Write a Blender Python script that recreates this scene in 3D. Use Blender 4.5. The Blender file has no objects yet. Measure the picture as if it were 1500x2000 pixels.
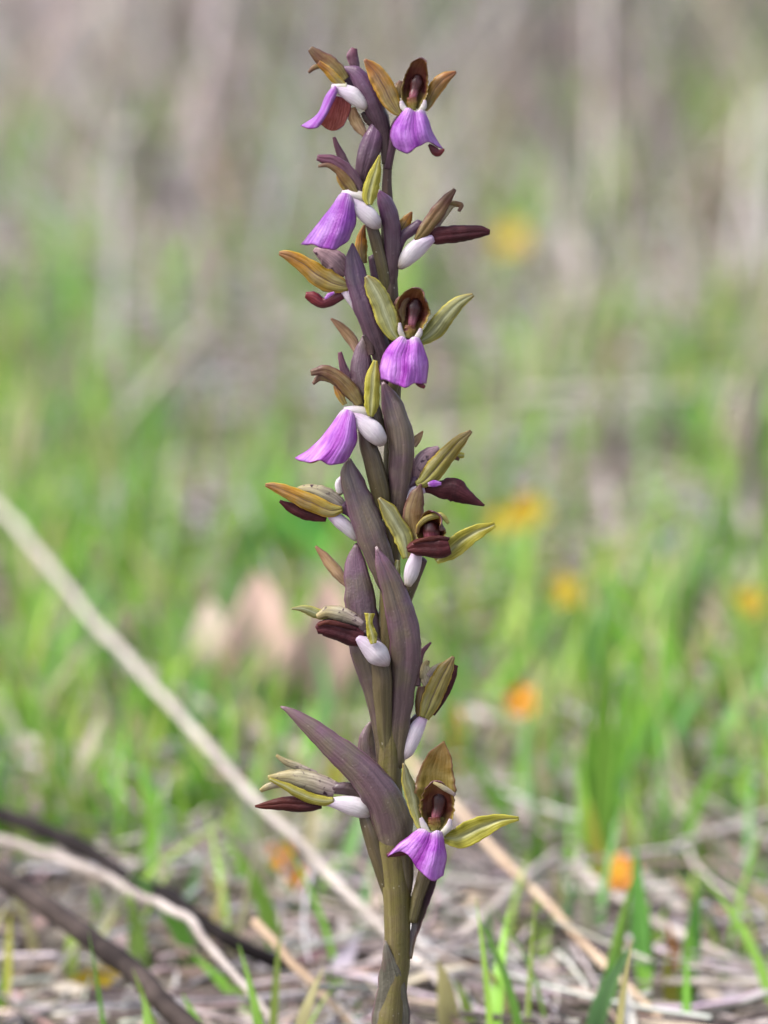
import bpy, math, random
import numpy as np
from mathutils import Vector, noise as mnoise

# ------------------------------------------------------------------ camera
PW, PH = 1500.0, 2000.0            # photograph size, pixels
PITCH = math.radians(12.0)
DIST = 1.0                         # metres from lens to the plant
PXM = 0.1 / 1000.0                 # metres per photo pixel at the plant
CAM_H = 0.351
sc = bpy.context.scene
cam_d = bpy.data.cameras.new('camera')
cam = bpy.data.objects.new('camera', cam_d)
sc.collection.objects.link(cam)
cam.location = (0, -1.0, CAM_H)
cam.rotation_euler = (math.radians(90) - PITCH, 0, 0)
cam_d.sensor_fit = 'VERTICAL'
cam_d.lens = 105
cam_d.sensor_height = 21.0
cam_d.sensor_width = 15.75
cam_d.clip_start = 0.02
cam_d.clip_end = 300
cam_d.dof.use_dof = True
cam_d.dof.focus_distance = 0.998
cam_d.dof.aperture_fstop = 6.2
sc.camera = cam

# ------------------------------------------------------------------ light
SUN_EL, SUN_AZ = math.radians(54), math.radians(-112)   # azimuth from +Y, clockwise
world = bpy.data.worlds.new('World'); sc.world = world
world.use_nodes = True
wn, wl = world.node_tree.nodes, world.node_tree.links
bg = wn['Background']
sky = wn.new('ShaderNodeTexSky'); sky.sky_type = 'NISHITA'; sky.sun_disc = False
sky.sun_elevation = SUN_EL; sky.sun_rotation = SUN_AZ
sky.air_density = 1.0; sky.dust_density = 4.0
hs = wn.new('ShaderNodeHueSaturation'); hs.inputs['Saturation'].default_value = 0.75
wl.new(sky.outputs[0], hs.inputs['Color']); wl.new(hs.outputs[0], bg.inputs[0])
bg.inputs[1].default_value = 0.14
sl = bpy.data.lights.new('sun', 'SUN'); sl.energy = 2.0; sl.angle = math.radians(12)
sl.color = (1.0, 0.97, 0.935)
so = bpy.data.objects.new('sun', sl); sc.collection.objects.link(so)
sdir = Vector((math.sin(SUN_AZ) * math.cos(SUN_EL), math.cos(SUN_AZ) * math.cos(SUN_EL), math.sin(SUN_EL)))
so.rotation_euler = sdir.to_track_quat('Z', 'Y').to_euler()
so.location = (0, 0, 3)
sc.view_settings.view_transform = 'Standard'
sc.view_settings.look = 'None'
sc.view_settings.gamma = 1.0
sc.view_settings.exposure = 1.25
sc.cycles.use_denoising = True
sc.cycles.max_bounces = 8
sc.cycles.transmission_bounces = 6
sc.cycles.sample_clamp_indirect = 6

# ------------------------------------------------------------------ pixel -> place
CAM = np.array([0, -1.0, CAM_H])
F = np.array([0, math.cos(PITCH), -math.sin(PITCH)])
U = np.array([0, math.sin(PITCH), math.cos(PITCH)])
R = np.array([1.0, 0, 0])
def ray(px, py):
    return F + R * (px - PW / 2) * PXM + U * (PH / 2 - py) * PXM
LEAN = 0.10
def plant(p):
    """photo pixel + depth (pixels, towards the lens) on the leaning plane of the stem -> metres"""
    x, y, d = p
    depth = DIST - (d - LEAN * (y - 1000)) * PXM
    return CAM + ray(x, y) * depth
def ground_pt(px, py, h=0.0):
    r = ray(px, py)
    t = (h - CAM_H) / r[2]
    return CAM + r * t

rng = random.Random(7)
nrg = np.random.default_rng(11)
COL = sc.collection

# ------------------------------------------------------------------ helpers
def tag(o, label=None, cat=None, group=None, kind=None):
    if label: o['label'] = label
    if cat: o['category'] = cat
    if group: o['group'] = group
    if kind: o['kind'] = kind
    return o
def empty(name, loc):
    o = bpy.data.objects.new(name, None); COL.objects.link(o)
    o.location = loc; o.empty_display_size = 0.01
    return o
def make_mesh(name, V, Fc, mats, parent=None, uvs=None, mi=None, origin=None, smooth=True):
    V = np.asarray(V, float)
    org = np.array(origin if origin is not None else (0, 0, 0), float)
    me = bpy.data.meshes.new(name)
    me.from_pydata((V - org).tolist(), [], Fc)
    if uvs is not None:
        uvl = me.uv_layers.new(name='UVMap')
        li = np.empty(len(me.loops), dtype=np.int32)
        me.loops.foreach_get('vertex_index', li)
        uvl.data.foreach_set('uv', np.asarray(uvs, np.float32)[li].ravel())
    for m in (mats if isinstance(mats, (list, tuple)) else [mats]):
        me.materials.append(m)
    if mi is not None:
        me.polygons.foreach_set('material_index', np.asarray(mi, np.int32))
    if smooth:
        me.polygons.foreach_set('use_smooth', np.ones(len(me.polygons), bool))
    me.update()
    o = bpy.data.objects.new(name, me); COL.objects.link(o)
    if parent is not None:
        o.parent = parent
    elif origin is not None:
        o.location = origin
    return o
def spline(P, n):
    """Catmull-Rom through rows of P (chord-length), n samples"""
    P = np.asarray(P, float)
    if len(P) == 2:
        t = np.linspace(0, 1, n)[:, None]
        return P[0] * (1 - t) + P[1] * t
    seg = np.linalg.norm(np.diff(P[:, :2], axis=0), axis=1) + 1e-9
    T = np.concatenate([[0], np.cumsum(seg ** 0.7)]); T /= T[-1]
    M = np.zeros_like(P)
    M[1:-1] = (P[2:] - P[:-2]) / (T[2:] - T[:-2])[:, None]
    M[0] = (P[1] - P[0]) / (T[1] - T[0]); M[-1] = (P[-1] - P[-2]) / (T[-1] - T[-2])
    t = np.linspace(0, 1, n)
    k = np.clip(np.searchsorted(T, t, side='right') - 1, 0, len(P) - 2)
    h = (T[k + 1] - T[k])[:, None]; s = ((t - T[k]) / h[:, 0])[:, None]
    return ((2*s**3 - 3*s**2 + 1) * P[k] + (s**3 - 2*s**2 + s) * h * M[k]
            + (-2*s**3 + 3*s**2) * P[k + 1] + (s**3 - s**2) * h * M[k + 1])
def unit(a):
    return a / (np.linalg.norm(a, axis=-1, keepdims=True) + 1e-12)
def grid_solid(G, thick):
    """grid of points (n,m,3) in pixel space, front = first side; returns verts, faces, uv, material index"""
    n, m, _ = G.shape
    du = np.gradient(G, axis=0); dv = np.gradient(G, axis=1)
    N = unit(np.cross(dv, du))
    prof = np.ones((n, m))
    s = np.abs(np.linspace(-1, 1, m))
    prof *= (1 - 0.75 * s ** 4)[None, :]
    A = G + N * (thick / 2 * prof)[..., None]; B = G - N * (thick / 2 * prof)[..., None]
    V = np.concatenate([A.reshape(-1, 3), B.reshape(-1, 3)])
    idx = lambda i, j: i * m + j
    o = n * m
    Fc, mi = [], []
    for i in range(n - 1):
        for j in range(m - 1):
            Fc.append((idx(i, j), idx(i, j + 1), idx(i + 1, j + 1), idx(i + 1, j))); mi.append(0)
            Fc.append((o + idx(i, j), o + idx(i + 1, j), o + idx(i + 1, j + 1), o + idx(i, j + 1))); mi.append(1)
    for i in range(n - 1):
        Fc.append((idx(i, 0), idx(i + 1, 0), o + idx(i + 1, 0), o + idx(i, 0))); mi.append(1)
        Fc.append((idx(i, m - 1), o + idx(i, m - 1), o + idx(i + 1, m - 1), idx(i + 1, m - 1))); mi.append(1)
    for j in range(m - 1):
        Fc.append((idx(0, j), o + idx(0, j), o + idx(0, j + 1), idx(0, j + 1))); mi.append(1)
        Fc.append((idx(n - 1, j), idx(n - 1, j + 1), o + idx(n - 1, j + 1), o + idx(n - 1, j))); mi.append(1)
    uu, vv = np.meshgrid(np.linspace(0, 1, m), np.linspace(0, 1, n))
    uv = np.stack([uu, vv], -1).reshape(-1, 2)
    return V, Fc, np.concatenate([uv, uv]), mi
def jitter(G, amp, freq, seed):
    if amp <= 0: return G
    flat = G.reshape(-1, 3)
    out = flat.copy()
    for k, p in enumerate(flat):
        v = mnoise.noise_vector(Vector((p[0] * freq + seed, p[1] * freq, p[2] * freq + seed * 2)))
        out[k] += np.array(v) * amp
    return out.reshape(G.shape)
PLANT_BASE = None
def to_world(V):
    return np.array([plant(p) for p in V])
_seed = [0]
def blade(name, parent, mats, pts, d=0, arc=60, roll=0, thick=3.0, n=34, m=13, wave=0.03, wfreq=3.0, jit=1.2, fold=0.0, crinkle=0.045):
    """leaf-like organ: pts (x,y,width[,depth]); arc = degrees of curl of the section, + bulges to the lens"""
    _seed[0] += 1
    P = np.array([(p[0], p[1], d + (p[3] if len(p) > 3 else 0), p[2]) for p in pts], float)
    S = spline(P, n)
    C, W = S[:, :3], np.maximum(S[:, 3], 1.0)
    T = unit(np.gradient(C, axis=0))
    view = np.array([0, 0, 1.0])
    X = unit(np.cross(T, view)); N = unit(np.cross(X, T))
    rr = np.radians(np.linspace(*(roll if isinstance(roll, (tuple, list)) else (roll, roll)), n))[:, None]
    X2 = X * np.cos(rr) + N * np.sin(rr); N2 = N * np.cos(rr) - X * np.sin(rr)
    aa = np.radians(np.linspace(*(arc if isinstance(arc, (tuple, list)) else (arc, arc)), n))
    s = np.linspace(-1, 1, m)
    G = np.zeros((n, m, 3))
    for i in range(n):
        a = aa[i] / 2
        sgn = 1 if a >= 0 else -1; a = max(abs(a), 0.02)
        wmax = math.sin(min(a, math.pi / 2))
        r = W[i] / 2 / wmax
        th = s * a
        xs = r * np.sin(th); zs = sgn * r * (np.cos(th) - (1 + math.cos(a)) / 2)
        zs = zs - fold * W[i] * 0.12 * np.exp(-(s / 0.16) ** 2)
        ph = _seed[0] * 1.7
        zs = zs + wave * W[i] * (np.abs(s) ** 2) * np.sin(i / n * wfreq * 6.28 + ph + np.where(s > 0, 1.3, 0))
        for j in range(m):
            e = max(0.0, abs(s[j]) - 0.35) / 0.65
            k1 = mnoise.noise(Vector((i * 0.55, (1 if s[j] > 0 else -1) * 7.3 + ph, s[j])))
            k2 = mnoise.noise(Vector((i * 0.45 + 40, (1 if s[j] > 0 else -1) * 5.1 + ph, 2.0)))
            zs[j] += crinkle * 1.6 * W[i] * e * k1
            xs[j] += crinkle * 1.3 * W[i] * e * k2 * (1 if s[j] > 0 else -1)
        G[i] = C[i] + X2[i] * xs[:, None] + N2[i] * zs[:, None]
    G = jitter(G, jit, 0.05, _seed[0] * 3.1)
    G = jitter(G, 2.2, 0.014, _seed[0] * 1.7)
    V, Fc, uv, mi = grid_solid(G, thick)
    # make sure slot 0 is the side along +N
    q = np.cross(G[n // 2, m // 2 + 1] - G[n // 2, m // 2 - 1], G[n // 2 + 1, m // 2] - G[n // 2 - 1, m // 2])
    if np.dot(q, N2[n // 2]) < 0:
        Fc2 = []
        V = np.concatenate([V[n * m:], V[:n * m]]) if False else V
        mi = [1 - k for k in mi]
    mats = mats if isinstance(mats, (list, tuple)) else [mats, mats]
    return solid_obj(name, V, Fc, mats, parent, uv, mi)
def solid_obj(name, V, Fc, mats, parent, uv, mi):
    Wd = to_world(V)
    # pixel space is y-down, so the winding turns over on the way to world space
    Fc = [tuple(reversed(f)) for f in Fc]
    return make_mesh(name, Wd - PLANT_BASE, Fc, list(mats), parent, uv, mi)
def patch(name, parent, mats, rows, d=0, n=22, m=25, thick=3.5, jit=1.0, ruffle=0.0):
    """surface through a net of control points rows[i][j] = (x,y,depth); slot 0 faces the lens"""
    _seed[0] += 1
    A = np.array([[(p[0], p[1], d + (p[2] if len(p) > 2 else 0)) for p in r] for r in rows], float)
    B = np.stack([spline(A[i], m) for i in range(A.shape[0])])
    G = np.stack([spline(B[:, j], n) for j in range(m)], axis=1)
    v = np.linspace(0, 1, n)[:, None]; u = np.linspace(0, 1, m)[None, :]
    G[..., 2] += ruffle * (v ** 3) * np.sin(u * 19 + _seed[0]) 
    G[..., 1] += ruffle * 0.4 * (v ** 4) * np.sin(u * 23 + _seed[0] * 2)
    G = jitter(G, jit, 0.04, _seed[0] * 2.3)
    V, Fc, uv, mi = grid_solid(G, thick)
    q = np.cross(G[n // 2, m // 2 + 1] - G[n // 2, m // 2 - 1], G[n // 2 + 1, m // 2] - G[n // 2 - 1, m // 2])
    if q[2] < 0: mi = [1 - k for k in mi]
    mats = mats if isinstance(mats, (list, tuple)) else [mats, mats]
    return solid_obj(name, V, Fc, mats, parent, uv, mi)
def tube_geo(C, Rad, k=14, squash=1.0, ridge=0.0, nr=6, twist=0.0, seed=0.0, jit=0.0, jf=0.03):
    n = len(C)
    T = unit(np.gradient(C, axis=0))
    ref = np.array([0.0, 0.0, 1.0])
    if abs(T[0] @ ref) > 0.9: ref = np.array([0.0, 1.0, 0.0])
    X = unit(np.cross(T[0], ref)); V, uv = [], []
    for i in range(n):
        X = unit(X - T[i] * (X @ T[i])); Y = np.cross(T[i], X)
        for j in range(k):
            a = 2 * math.pi * j / k
            r = Rad[i] * (1 + ridge * math.cos(nr * a + twist * i / n))
            p = C[i] + X * math.cos(a) * r + Y * math.sin(a) * r * squash
            if jit:
                p = p + np.array(mnoise.noise_vector(Vector((p[0] * jf + seed, p[1] * jf, p[2] * jf)))) * jit
            V.append(p); uv.append((0.5 + 0.5 * math.cos(a + 0.7), i / (n - 1)))
    Fc = []
    for i in range(n - 1):
        for j in range(k):
            j2 = (j + 1) % k
            Fc.append((i * k + j, i * k + j2, (i + 1) * k + j2, (i + 1) * k + j))
    V.append(C[0] - T[0] * Rad[0] * 0.35); uv.append((0.5, 0)); V.append(C[-1] + T[-1] * Rad[-1] * 0.5); uv.append((0.5, 1))
    for j in range(k):
        j2 = (j + 1) % k
        Fc.append((n * k, j2, j)); Fc.append((n * k + 1, (n - 1) * k + j, (n - 1) * k + j2))
    return np.array(V), Fc, uv
def ptube(name, parent, mat, pts, d=0, n=24, k=16, squash=1.0, ridge=0.0, nr=6, twist=0.0, jit=1.0):
    """tube on the plant: pts (x,y,radius[,depth])"""
    _seed[0] += 1
    P = np.array([(p[0], p[1], d + (p[3] if len(p) > 3 else 0), p[2]) for p in pts], float)
    S = spline(P, n)
    V, Fc, uv = tube_geo(S[:, :3], np.maximum(S[:, 3], 0.8), k, squash, ridge, nr, twist, _seed[0] * 5.3, jit)
    Wd = to_world(V)
    return make_mesh(name, Wd - PLANT_BASE, [tuple(reversed(f)) for f in Fc], mat, parent, uv)

# ------------------------------------------------------------------ materials
def new_mat(name):
    m = bpy.data.materials.new(name); m.use_nodes = True
    nt = m.node_tree; nt.nodes.clear()
    return m, nt.nodes, nt.links
def rgb(c): return (c[0], c[1], c[2], 1.0)
def math_node(N, L, op, a, b=None, clamp=False):
    n = N.new('ShaderNodeMath'); n.operation = op; n.use_clamp = clamp
    for i, v in enumerate((a, b)):
        if v is None: continue
        if isinstance(v, (int, float)): n.inputs[i].default_value = v
        else: L.new(v, n.inputs[i])
    return n.outputs[0]
def mixc(N, L, fac, a, b, mode='MIX'):
    n = N.new('ShaderNodeMix'); n.data_type = 'RGBA'; n.blend_type = mode; n.clamp_factor = True
    if isinstance(fac, (int, float)): n.inputs[0].default_value = fac
    else: L.new(fac, n.inputs[0])
    for k, v in ((6, a), (7, b)):
        if isinstance(v, tuple): n.inputs[k].default_value = rgb(v)
        else: L.new(v, n.inputs[k])
    return n.outputs[2]
def tissue(name, ramp, edge=None, edge_w=0.12, vein=None, veins=7, vein_s=0.5, blot=None, blot_s=0.4, blot_scale=350,
           mid=None, mid_w=0.12, rough=0.45, trans=0.2, spec=0.4, bump=0.25, speck=0.0, dots=None, dots_scale=900, dots_t=0.62, sss=0.0, rim=False, vb=0.12, st=0.5, val=0.66):
    """plant tissue: pigment along the organ (ramp over UV v), margin, veins, blotches, fine relief"""
    m, N, L = new_mat(name)
    tc = N.new('ShaderNodeTexCoord'); sp = N.new('ShaderNodeSeparateXYZ'); L.new(tc.outputs['UV'], sp.inputs[0])
    u, v = sp.outputs[0], sp.outputs[1]
    nz = N.new('ShaderNodeTexNoise'); nz.inputs['Scale'].default_value = blot_scale; nz.inputs['Detail'].default_value = 4
    L.new(tc.outputs['Object'], nz.inputs['Vector'])
    oi = N.new('ShaderNodeObjectInfo')
    vj = math_node(N, L, 'ADD', v, math_node(N, L, 'MULTIPLY', math_node(N, L, 'SUBTRACT', nz.outputs[0], 0.5), 0.35))
    cr = N.new('ShaderNodeValToRGB'); el = cr.color_ramp.elements
    while len(el) < len(ramp): el.new(0.5)
    for e, (p, c) in zip(el, ramp): e.position = p; e.color = rgb(c)
    L.new(vj, cr.inputs[0]); col = cr.outputs[0]
    ac = math_node(N, L, 'ABSOLUTE', math_node(N, L, 'SUBTRACT', u, 0.5))       # 0 middle .. 0.5 margin
    # veins: lines running along the organ
    wob = math_node(N, L, 'MULTIPLY', math_node(N, L, 'SUBTRACT', nz.outputs[0], 0.5), 0.06)
    ph = math_node(N, L, 'MULTIPLY', math_node(N, L, 'ADD', u, wob), veins * 6.2832)
    sn = math_node(N, L, 'POWER', math_node(N, L, 'ABSOLUTE', math_node(N, L, 'SINE', math_node(N, L, 'MULTIPLY', ph, 0.5))), 7.0)
    if blot is not None:
        f = math_node(N, L, 'MULTIPLY', math_node(N, L, 'SMOOTH_MIN', math_node(N, L, 'MULTIPLY', math_node(N, L, 'SUBTRACT', nz.outputs[0], 0.42, True), 5.0), 1.0, True), blot_s)
        col = mixc(N, L, f, col, blot)
    if mid is not None:
        f = math_node(N, L, 'SUBTRACT', 1.0, math_node(N, L, 'DIVIDE', ac, mid_w), True)
        col = mixc(N, L, f, col, mid)
    if vein is not None:
        vm = math_node(N, L, 'MULTIPLY', math_node(N, L, 'SUBTRACT', nz.outputs[0], 0.25, True), 1.9, True)
        col = mixc(N, L, math_node(N, L, 'MULTIPLY', math_node(N, L, 'MULTIPLY', sn, vm), vein_s), col, vein)
    if dots is not None:
        n2 = N.new('ShaderNodeTexNoise'); n2.inputs['Scale'].default_value = dots_scale; n2.inputs['Detail'].default_value = 1
        L.new(tc.outputs['Object'], n2.inputs['Vector'])
        f = math_node(N, L, 'MULTIPLY', math_node(N, L, 'SUBTRACT', n2.outputs[0], dots_t, True), 9.0, True)
        f = math_node(N, L, 'MULTIPLY', f, math_node(N, L, 'MULTIPLY', math_node(N, L, 'SUBTRACT', nz.outputs[0], 0.46, True), 9.0, True))
        col = mixc(N, L, f, col, dots)
    if edge is not None:
        f = math_node(N, L, 'DIVIDE', math_node(N, L, 'SUBTRACT', math_node(N, L, 'ADD', ac, wob), 0.5 - edge_w), edge_w, True)
        f2 = math_node(N, L, 'DIVIDE', math_node(N, L, 'SUBTRACT', v, 1 - edge_w * 0.6), edge_w * 0.6, True)
        f = math_node(N, L, 'MULTIPLY', math_node(N, L, 'MAXIMUM', f, f2) if rim else f, 0.85)
        col = mixc(N, L, f, col, edge)
    if speck > 0:
        vo = N.new('ShaderNodeTexVoronoi'); vo.inputs['Scale'].default_value = 900
        L.new(tc.outputs['Object'], vo.inputs['Vector'])
        sepc = N.new('ShaderNodeSeparateColor'); L.new(vo.outputs['Color'], sepc.inputs[0])
        lim = math_node(N, L, 'MULTIPLY', math_node(N, L, 'SUBTRACT', sepc.outputs[0], 0.55, True), 0.42)
        f = math_node(N, L, 'MULTIPLY', math_node(N, L, 'LESS_THAN', vo.outputs['Distance'], lim), speck)
        col = mixc(N, L, f, col, (0.5, 0.47, 0.4))
    # each organ a little lighter or darker, as plants are
    hv = N.new('ShaderNodeHueSaturation'); L.new(col, hv.inputs['Color'])
    L.new(math_node(N, L, 'ADD', math_node(N, L, 'MULTIPLY', oi.outputs['Random'], 0.22), val), hv.inputs['Value'])
    L.new(math_node(N, L, 'ADD', math_node(N, L, 'MULTIPLY', oi.outputs['Random'], 0.016), 0.492), hv.inputs['Hue'])
    col = hv.outputs[0]
    # uneven streaks of pigment running along the organ
    cx = N.new('ShaderNodeCombineXYZ')
    L.new(math_node(N, L, 'MULTIPLY', math_node(N, L, 'ADD', u, wob), 15.0), cx.inputs[0]); L.new(math_node(N, L, 'MULTIPLY', v, 2.6), cx.inputs[1])
    L.new(math_node(N, L, 'MULTIPLY', oi.outputs['Random'], 37.0), cx.inputs[2])
    sk = N.new('ShaderNodeTexNoise'); sk.inputs['Scale'].default_value = 1.0; sk.inputs['Detail'].default_value = 5; sk.inputs['Roughness'].default_value = 0.65
    L.new(cx.outputs[0], sk.inputs['Vector'])
    fine = math_node(N, L, 'ADD', math_node(N, L, 'MULTIPLY', sk.outputs[0], 0.75), math_node(N, L, 'MULTIPLY', nz.outputs[0], 0.25))
    h2 = N.new('ShaderNodeHueSaturation'); L.new(col, h2.inputs['Color'])
    L.new(math_node(N, L, 'ADD', math_node(N, L, 'MULTIPLY', math_node(N, L, 'SUBTRACT', fine, 0.5), st * 5.0), 1.0), h2.inputs['Value'])
    L.new(math_node(N, L, 'ADD', math_node(N, L, 'MULTIPLY', math_node(N, L, 'SUBTRACT', fine, 0.5), -0.6), 1.0), h2.inputs['Saturation'])
    col = h2.outputs[0]
    p = N.new('ShaderNodeBsdfPrincipled'); L.new(col, p.inputs['Base Color'])
    nf = N.new('ShaderNodeTexNoise'); nf.inputs['Scale'].default_value = 2200; nf.inputs['Detail'].default_value = 3
    L.new(tc.outputs['Object'], nf.inputs['Vector'])
    L.new(math_node(N, L, 'ADD', math_node(N, L, 'MULTIPLY', nf.outputs[0], 0.3), rough - 0.12), p.inputs['Roughness'])
    p.inputs['Specular IOR Level'].default_value = spec
    if sss > 0:
        p.inputs['Subsurface Weight'].default_value = sss; p.inputs['Subsurface Radius'].default_value = (1, 0.8, 0.8)
        p.inputs['Subsurface Scale'].default_value = 0.0012
    hgt = math_node(N, L, 'ADD', math_node(N, L, 'MULTIPLY', sn, -vb), math_node(N, L, 'MULTIPLY', nf.outputs[0], 0.7))
    hgt = math_node(N, L, 'ADD', hgt, math_node(N, L, 'MULTIPLY', nz.outputs[0], 0.8))
    b = N.new('ShaderNodeBump'); b.inputs['Strength'].default_value = bump; b.inputs['Distance'].default_value = 0.0004
    L.new(hgt, b.inputs['Height']); L.new(b.outputs[0], p.inputs['Normal'])
    out = N.new('ShaderNodeOutputMaterial')
    if trans > 0:
        t = N.new('ShaderNodeBsdfTranslucent'); L.new(col, t.inputs[0])
        mx = N.new('ShaderNodeMixShader'); mx.inputs[0].default_value = trans
        L.new(p.outputs[0], mx.inputs[1]); L.new(t.outputs[0], mx.inputs[2]); L.new(mx.outputs[0], out.inputs[0])
    else:
        L.new(p.outputs[0], out.inputs[0])
    return m
def field_mat(name, trans=0.25, rough=0.6, scale=120, var=0.5):
    """grass, straw, litter: colour of each piece from its own attribute, broken up by noise"""
    m, N, L = new_mat(name)
    at = N.new('ShaderNodeAttribute'); at.attribute_name = 'col'
    tc = N.new('ShaderNodeTexCoord')
    nz = N.new('ShaderNodeTexNoise'); nz.inputs['Scale'].default_value = scale; nz.inputs['Detail'].default_value = 4
    L.new(tc.outputs['Object'], nz.inputs['Vector'])
    hv = N.new('ShaderNodeHueSaturation'); L.new(at.outputs['Color'], hv.inputs['Color'])
    L.new(math_node(N, L, 'ADD', math_node(N, L, 'MULTIPLY', nz.outputs[0], var * 2), 1 - var), hv.inputs['Value'])
    p = N.new('ShaderNodeBsdfPrincipled'); L.new(hv.outputs[0], p.inputs['Base Color']); p.inputs['Roughness'].default_value = rough
    p.inputs['Specular IOR Level'].default_value = 0.3
    b = N.new('ShaderNodeBump'); b.inputs['Strength'].default_value = 0.4; b.inputs['Distance'].default_value = 0.0008
    L.new(nz.outputs[0], b.inputs['Height']); L.new(b.outputs[0], p.inputs['Normal'])
    out = N.new('ShaderNodeOutputMaterial')
    t = N.new('ShaderNodeBsdfTranslucent'); L.new(hv.outputs[0], t.inputs[0])
    mx = N.new('ShaderNodeMixShader'); mx.inputs[0].default_value = trans
    L.new(p.outputs[0], mx.inputs[1]); L.new(t.outputs[0], mx.inputs[2]); L.new(mx.outputs[0], out.inputs[0])
    return m
def wood_mat(name, a, b, scale=60, rough=0.75):
    m, N, L = new_mat(name)
    tc = N.new('ShaderNodeTexCoord')
    nz = N.new('ShaderNodeTexNoise'); nz.inputs['Scale'].default_value = scale; nz.inputs['Detail'].default_value = 6
    L.new(tc.outputs['Object'], nz.inputs['Vector'])
    f = math_node(N, L, 'MULTIPLY', math_node(N, L, 'SUBTRACT', nz.outputs[0], 0.35, True), 3.0, True)
    col = mixc(N, L, f, a, b)
    p = N.new('ShaderNodeBsdfPrincipled'); L.new(col, p.inputs['Base Color']); p.inputs['Roughness'].default_value = rough; p.inputs['Specular IOR Level'].default_value = 0.12
    bp = N.new('ShaderNodeBump'); bp.inputs['Strength'].default_value = 0.6; bp.inputs['Distance'].default_value = 0.001
    L.new(nz.outputs[0], bp.inputs['Height']); L.new(bp.outputs[0], p.inputs['Normal'])
    out = N.new('ShaderNodeOutputMaterial'); L.new(p.outputs[0], out.inputs[0])
    return m

OLV = (0.20, 0.155, 0.022); OLV2 = (0.27, 0.22, 0.035); BRN = (0.13, 0.055, 0.02)
M = {}
M['stem'] = tissue('stem_skin', val=0.66, ramp= [(0, (0.14, 0.125, 0.035)), (0.35, (0.14, 0.12, 0.028)), (0.6, (0.10, 0.078, 0.03)), (0.8, (0.09, 0.062, 0.032)), (1, (0.07, 0.03, 0.035))],
                   vein=(0.07, 0.05, 0.025), veins=9, vein_s=0.35, blot=(0.085, 0.05, 0.035), blot_s=0.35, rough=0.42, trans=0, speck=0.25, bump=0.3)
M['ovary'] = tissue('ovary_skin', val=0.66, ramp= [(0, (0.10, 0.085, 0.03)), (0.6, (0.09, 0.066, 0.035)), (1, (0.085, 0.045, 0.06))], vein=(0.05, 0.03, 0.03), veins=3, vein_s=0.5, rough=0.4, trans=0, speck=0.4, bump=0.3)
M['ovary_p'] = tissue('purple_ovary_skin', [(0, (0.07, 0.03, 0.05)), (1, (0.10, 0.045, 0.085))], vein=(0.04, 0.015, 0.03), veins=3, vein_s=0.5, rough=0.42, trans=0, bump=0.3)
M['bract'] = tissue('bract_skin', val=0.62, ramp= [(0, (0.18, 0.085, 0.135)), (0.3, (0.125, 0.066, 0.092)), (0.7, (0.10, 0.06, 0.066)), (1, (0.105, 0.075, 0.042))],
                    edge=(0.17, 0.06, 0.12), edge_w=0.07, vein=(0.055, 0.034, 0.035), veins=9, vein_s=0.5, blot=(0.125, 0.105, 0.05), blot_s=0.65, blot_scale=160, rough=0.36, trans=0.06, bump=0.35, speck=0.12, spec=0.6, st=0.48)
M['bract_in'] = tissue('bract_inner_skin', [(0, (0.14, 0.09, 0.07)), (1, (0.13, 0.11, 0.035))], vein=(0.09, 0.07, 0.03), veins=7, rough=0.5, trans=0.08)
M['bract_top'] = tissue('upper_bract_skin', val=0.6, ramp=[(0, (0.19, 0.075, 0.17)), (0.3, (0.105, 0.042, 0.088)), (0.75, (0.072, 0.034, 0.05)), (1, (0.07, 0.045, 0.03))],
                    edge=(0.17, 0.06, 0.14), edge_w=0.07, vein=(0.05, 0.02, 0.04), veins=8, vein_s=0.4, blot=(0.11, 0.06, 0.09), blot_s=0.4, rough=0.35, trans=0.06, bump=0.35, speck=0.08, spec=0.6, st=0.46)
M['sheath'] = tissue('sheath_leaf_skin', val=0.74, ramp= [(0, (0.15, 0.10, 0.085)), (0.1, (0.105, 0.10, 0.07)), (0.5, (0.10, 0.085, 0.06)), (1, (0.10, 0.09, 0.04))], edge=(0.14, 0.07, 0.09), edge_w=0.05,
                     vein=(0.065, 0.06, 0.045), veins=11, vein_s=0.5, blot=(0.15, 0.14, 0.11), blot_s=0.5, rough=0.5, trans=0.05, bump=0.4, speck=0.15)
M['sepal'] = tissue('olive_sepal_skin', val=0.84, ramp= [(0, (0.17, 0.085, 0.04)), (0.2, (0.21, 0.155, 0.03)), (0.6, (0.20, 0.17, 0.03)), (1, (0.27, 0.26, 0.06))],
                    edge=(0.42, 0.29, 0.025), edge_w=0.15, mid=(0.07, 0.04, 0.03), mid_w=0.05, vein=(0.075, 0.055, 0.025), veins=5, vein_s=0.65, blot=(0.17, 0.15, 0.07), blot_s=0.4, rough=0.45, trans=0.22)
M['sepal_g'] = tissue('green_sepal_skin', val=0.82, ramp= [(0, (0.20, 0.14, 0.05)), (0.15, (0.21, 0.20, 0.075)), (0.6, (0.23, 0.23, 0.09)), (1, (0.29, 0.29, 0.06))],
                    edge=(0.42, 0.36, 0.03), edge_w=0.17, vein=(0.10, 0.10, 0.05), veins=4, vein_s=0.6, mid=(0.30, 0.31, 0.18), mid_w=0.18, rough=0.45, trans=0.22)
M['sepal_y'] = tissue('yellow_sepal_skin', val=0.9, ramp= [(0, (0.34, 0.30, 0.03)), (0.4, (0.27, 0.25, 0.025)), (1, (0.30, 0.28, 0.04))],
                    edge=(0.44, 0.39, 0.04), edge_w=0.15, mid=(0.36, 0.36, 0.17), mid_w=0.2, vein=(0.13, 0.12, 0.03), veins=6, vein_s=0.55, rough=0.45, trans=0.25)
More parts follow.
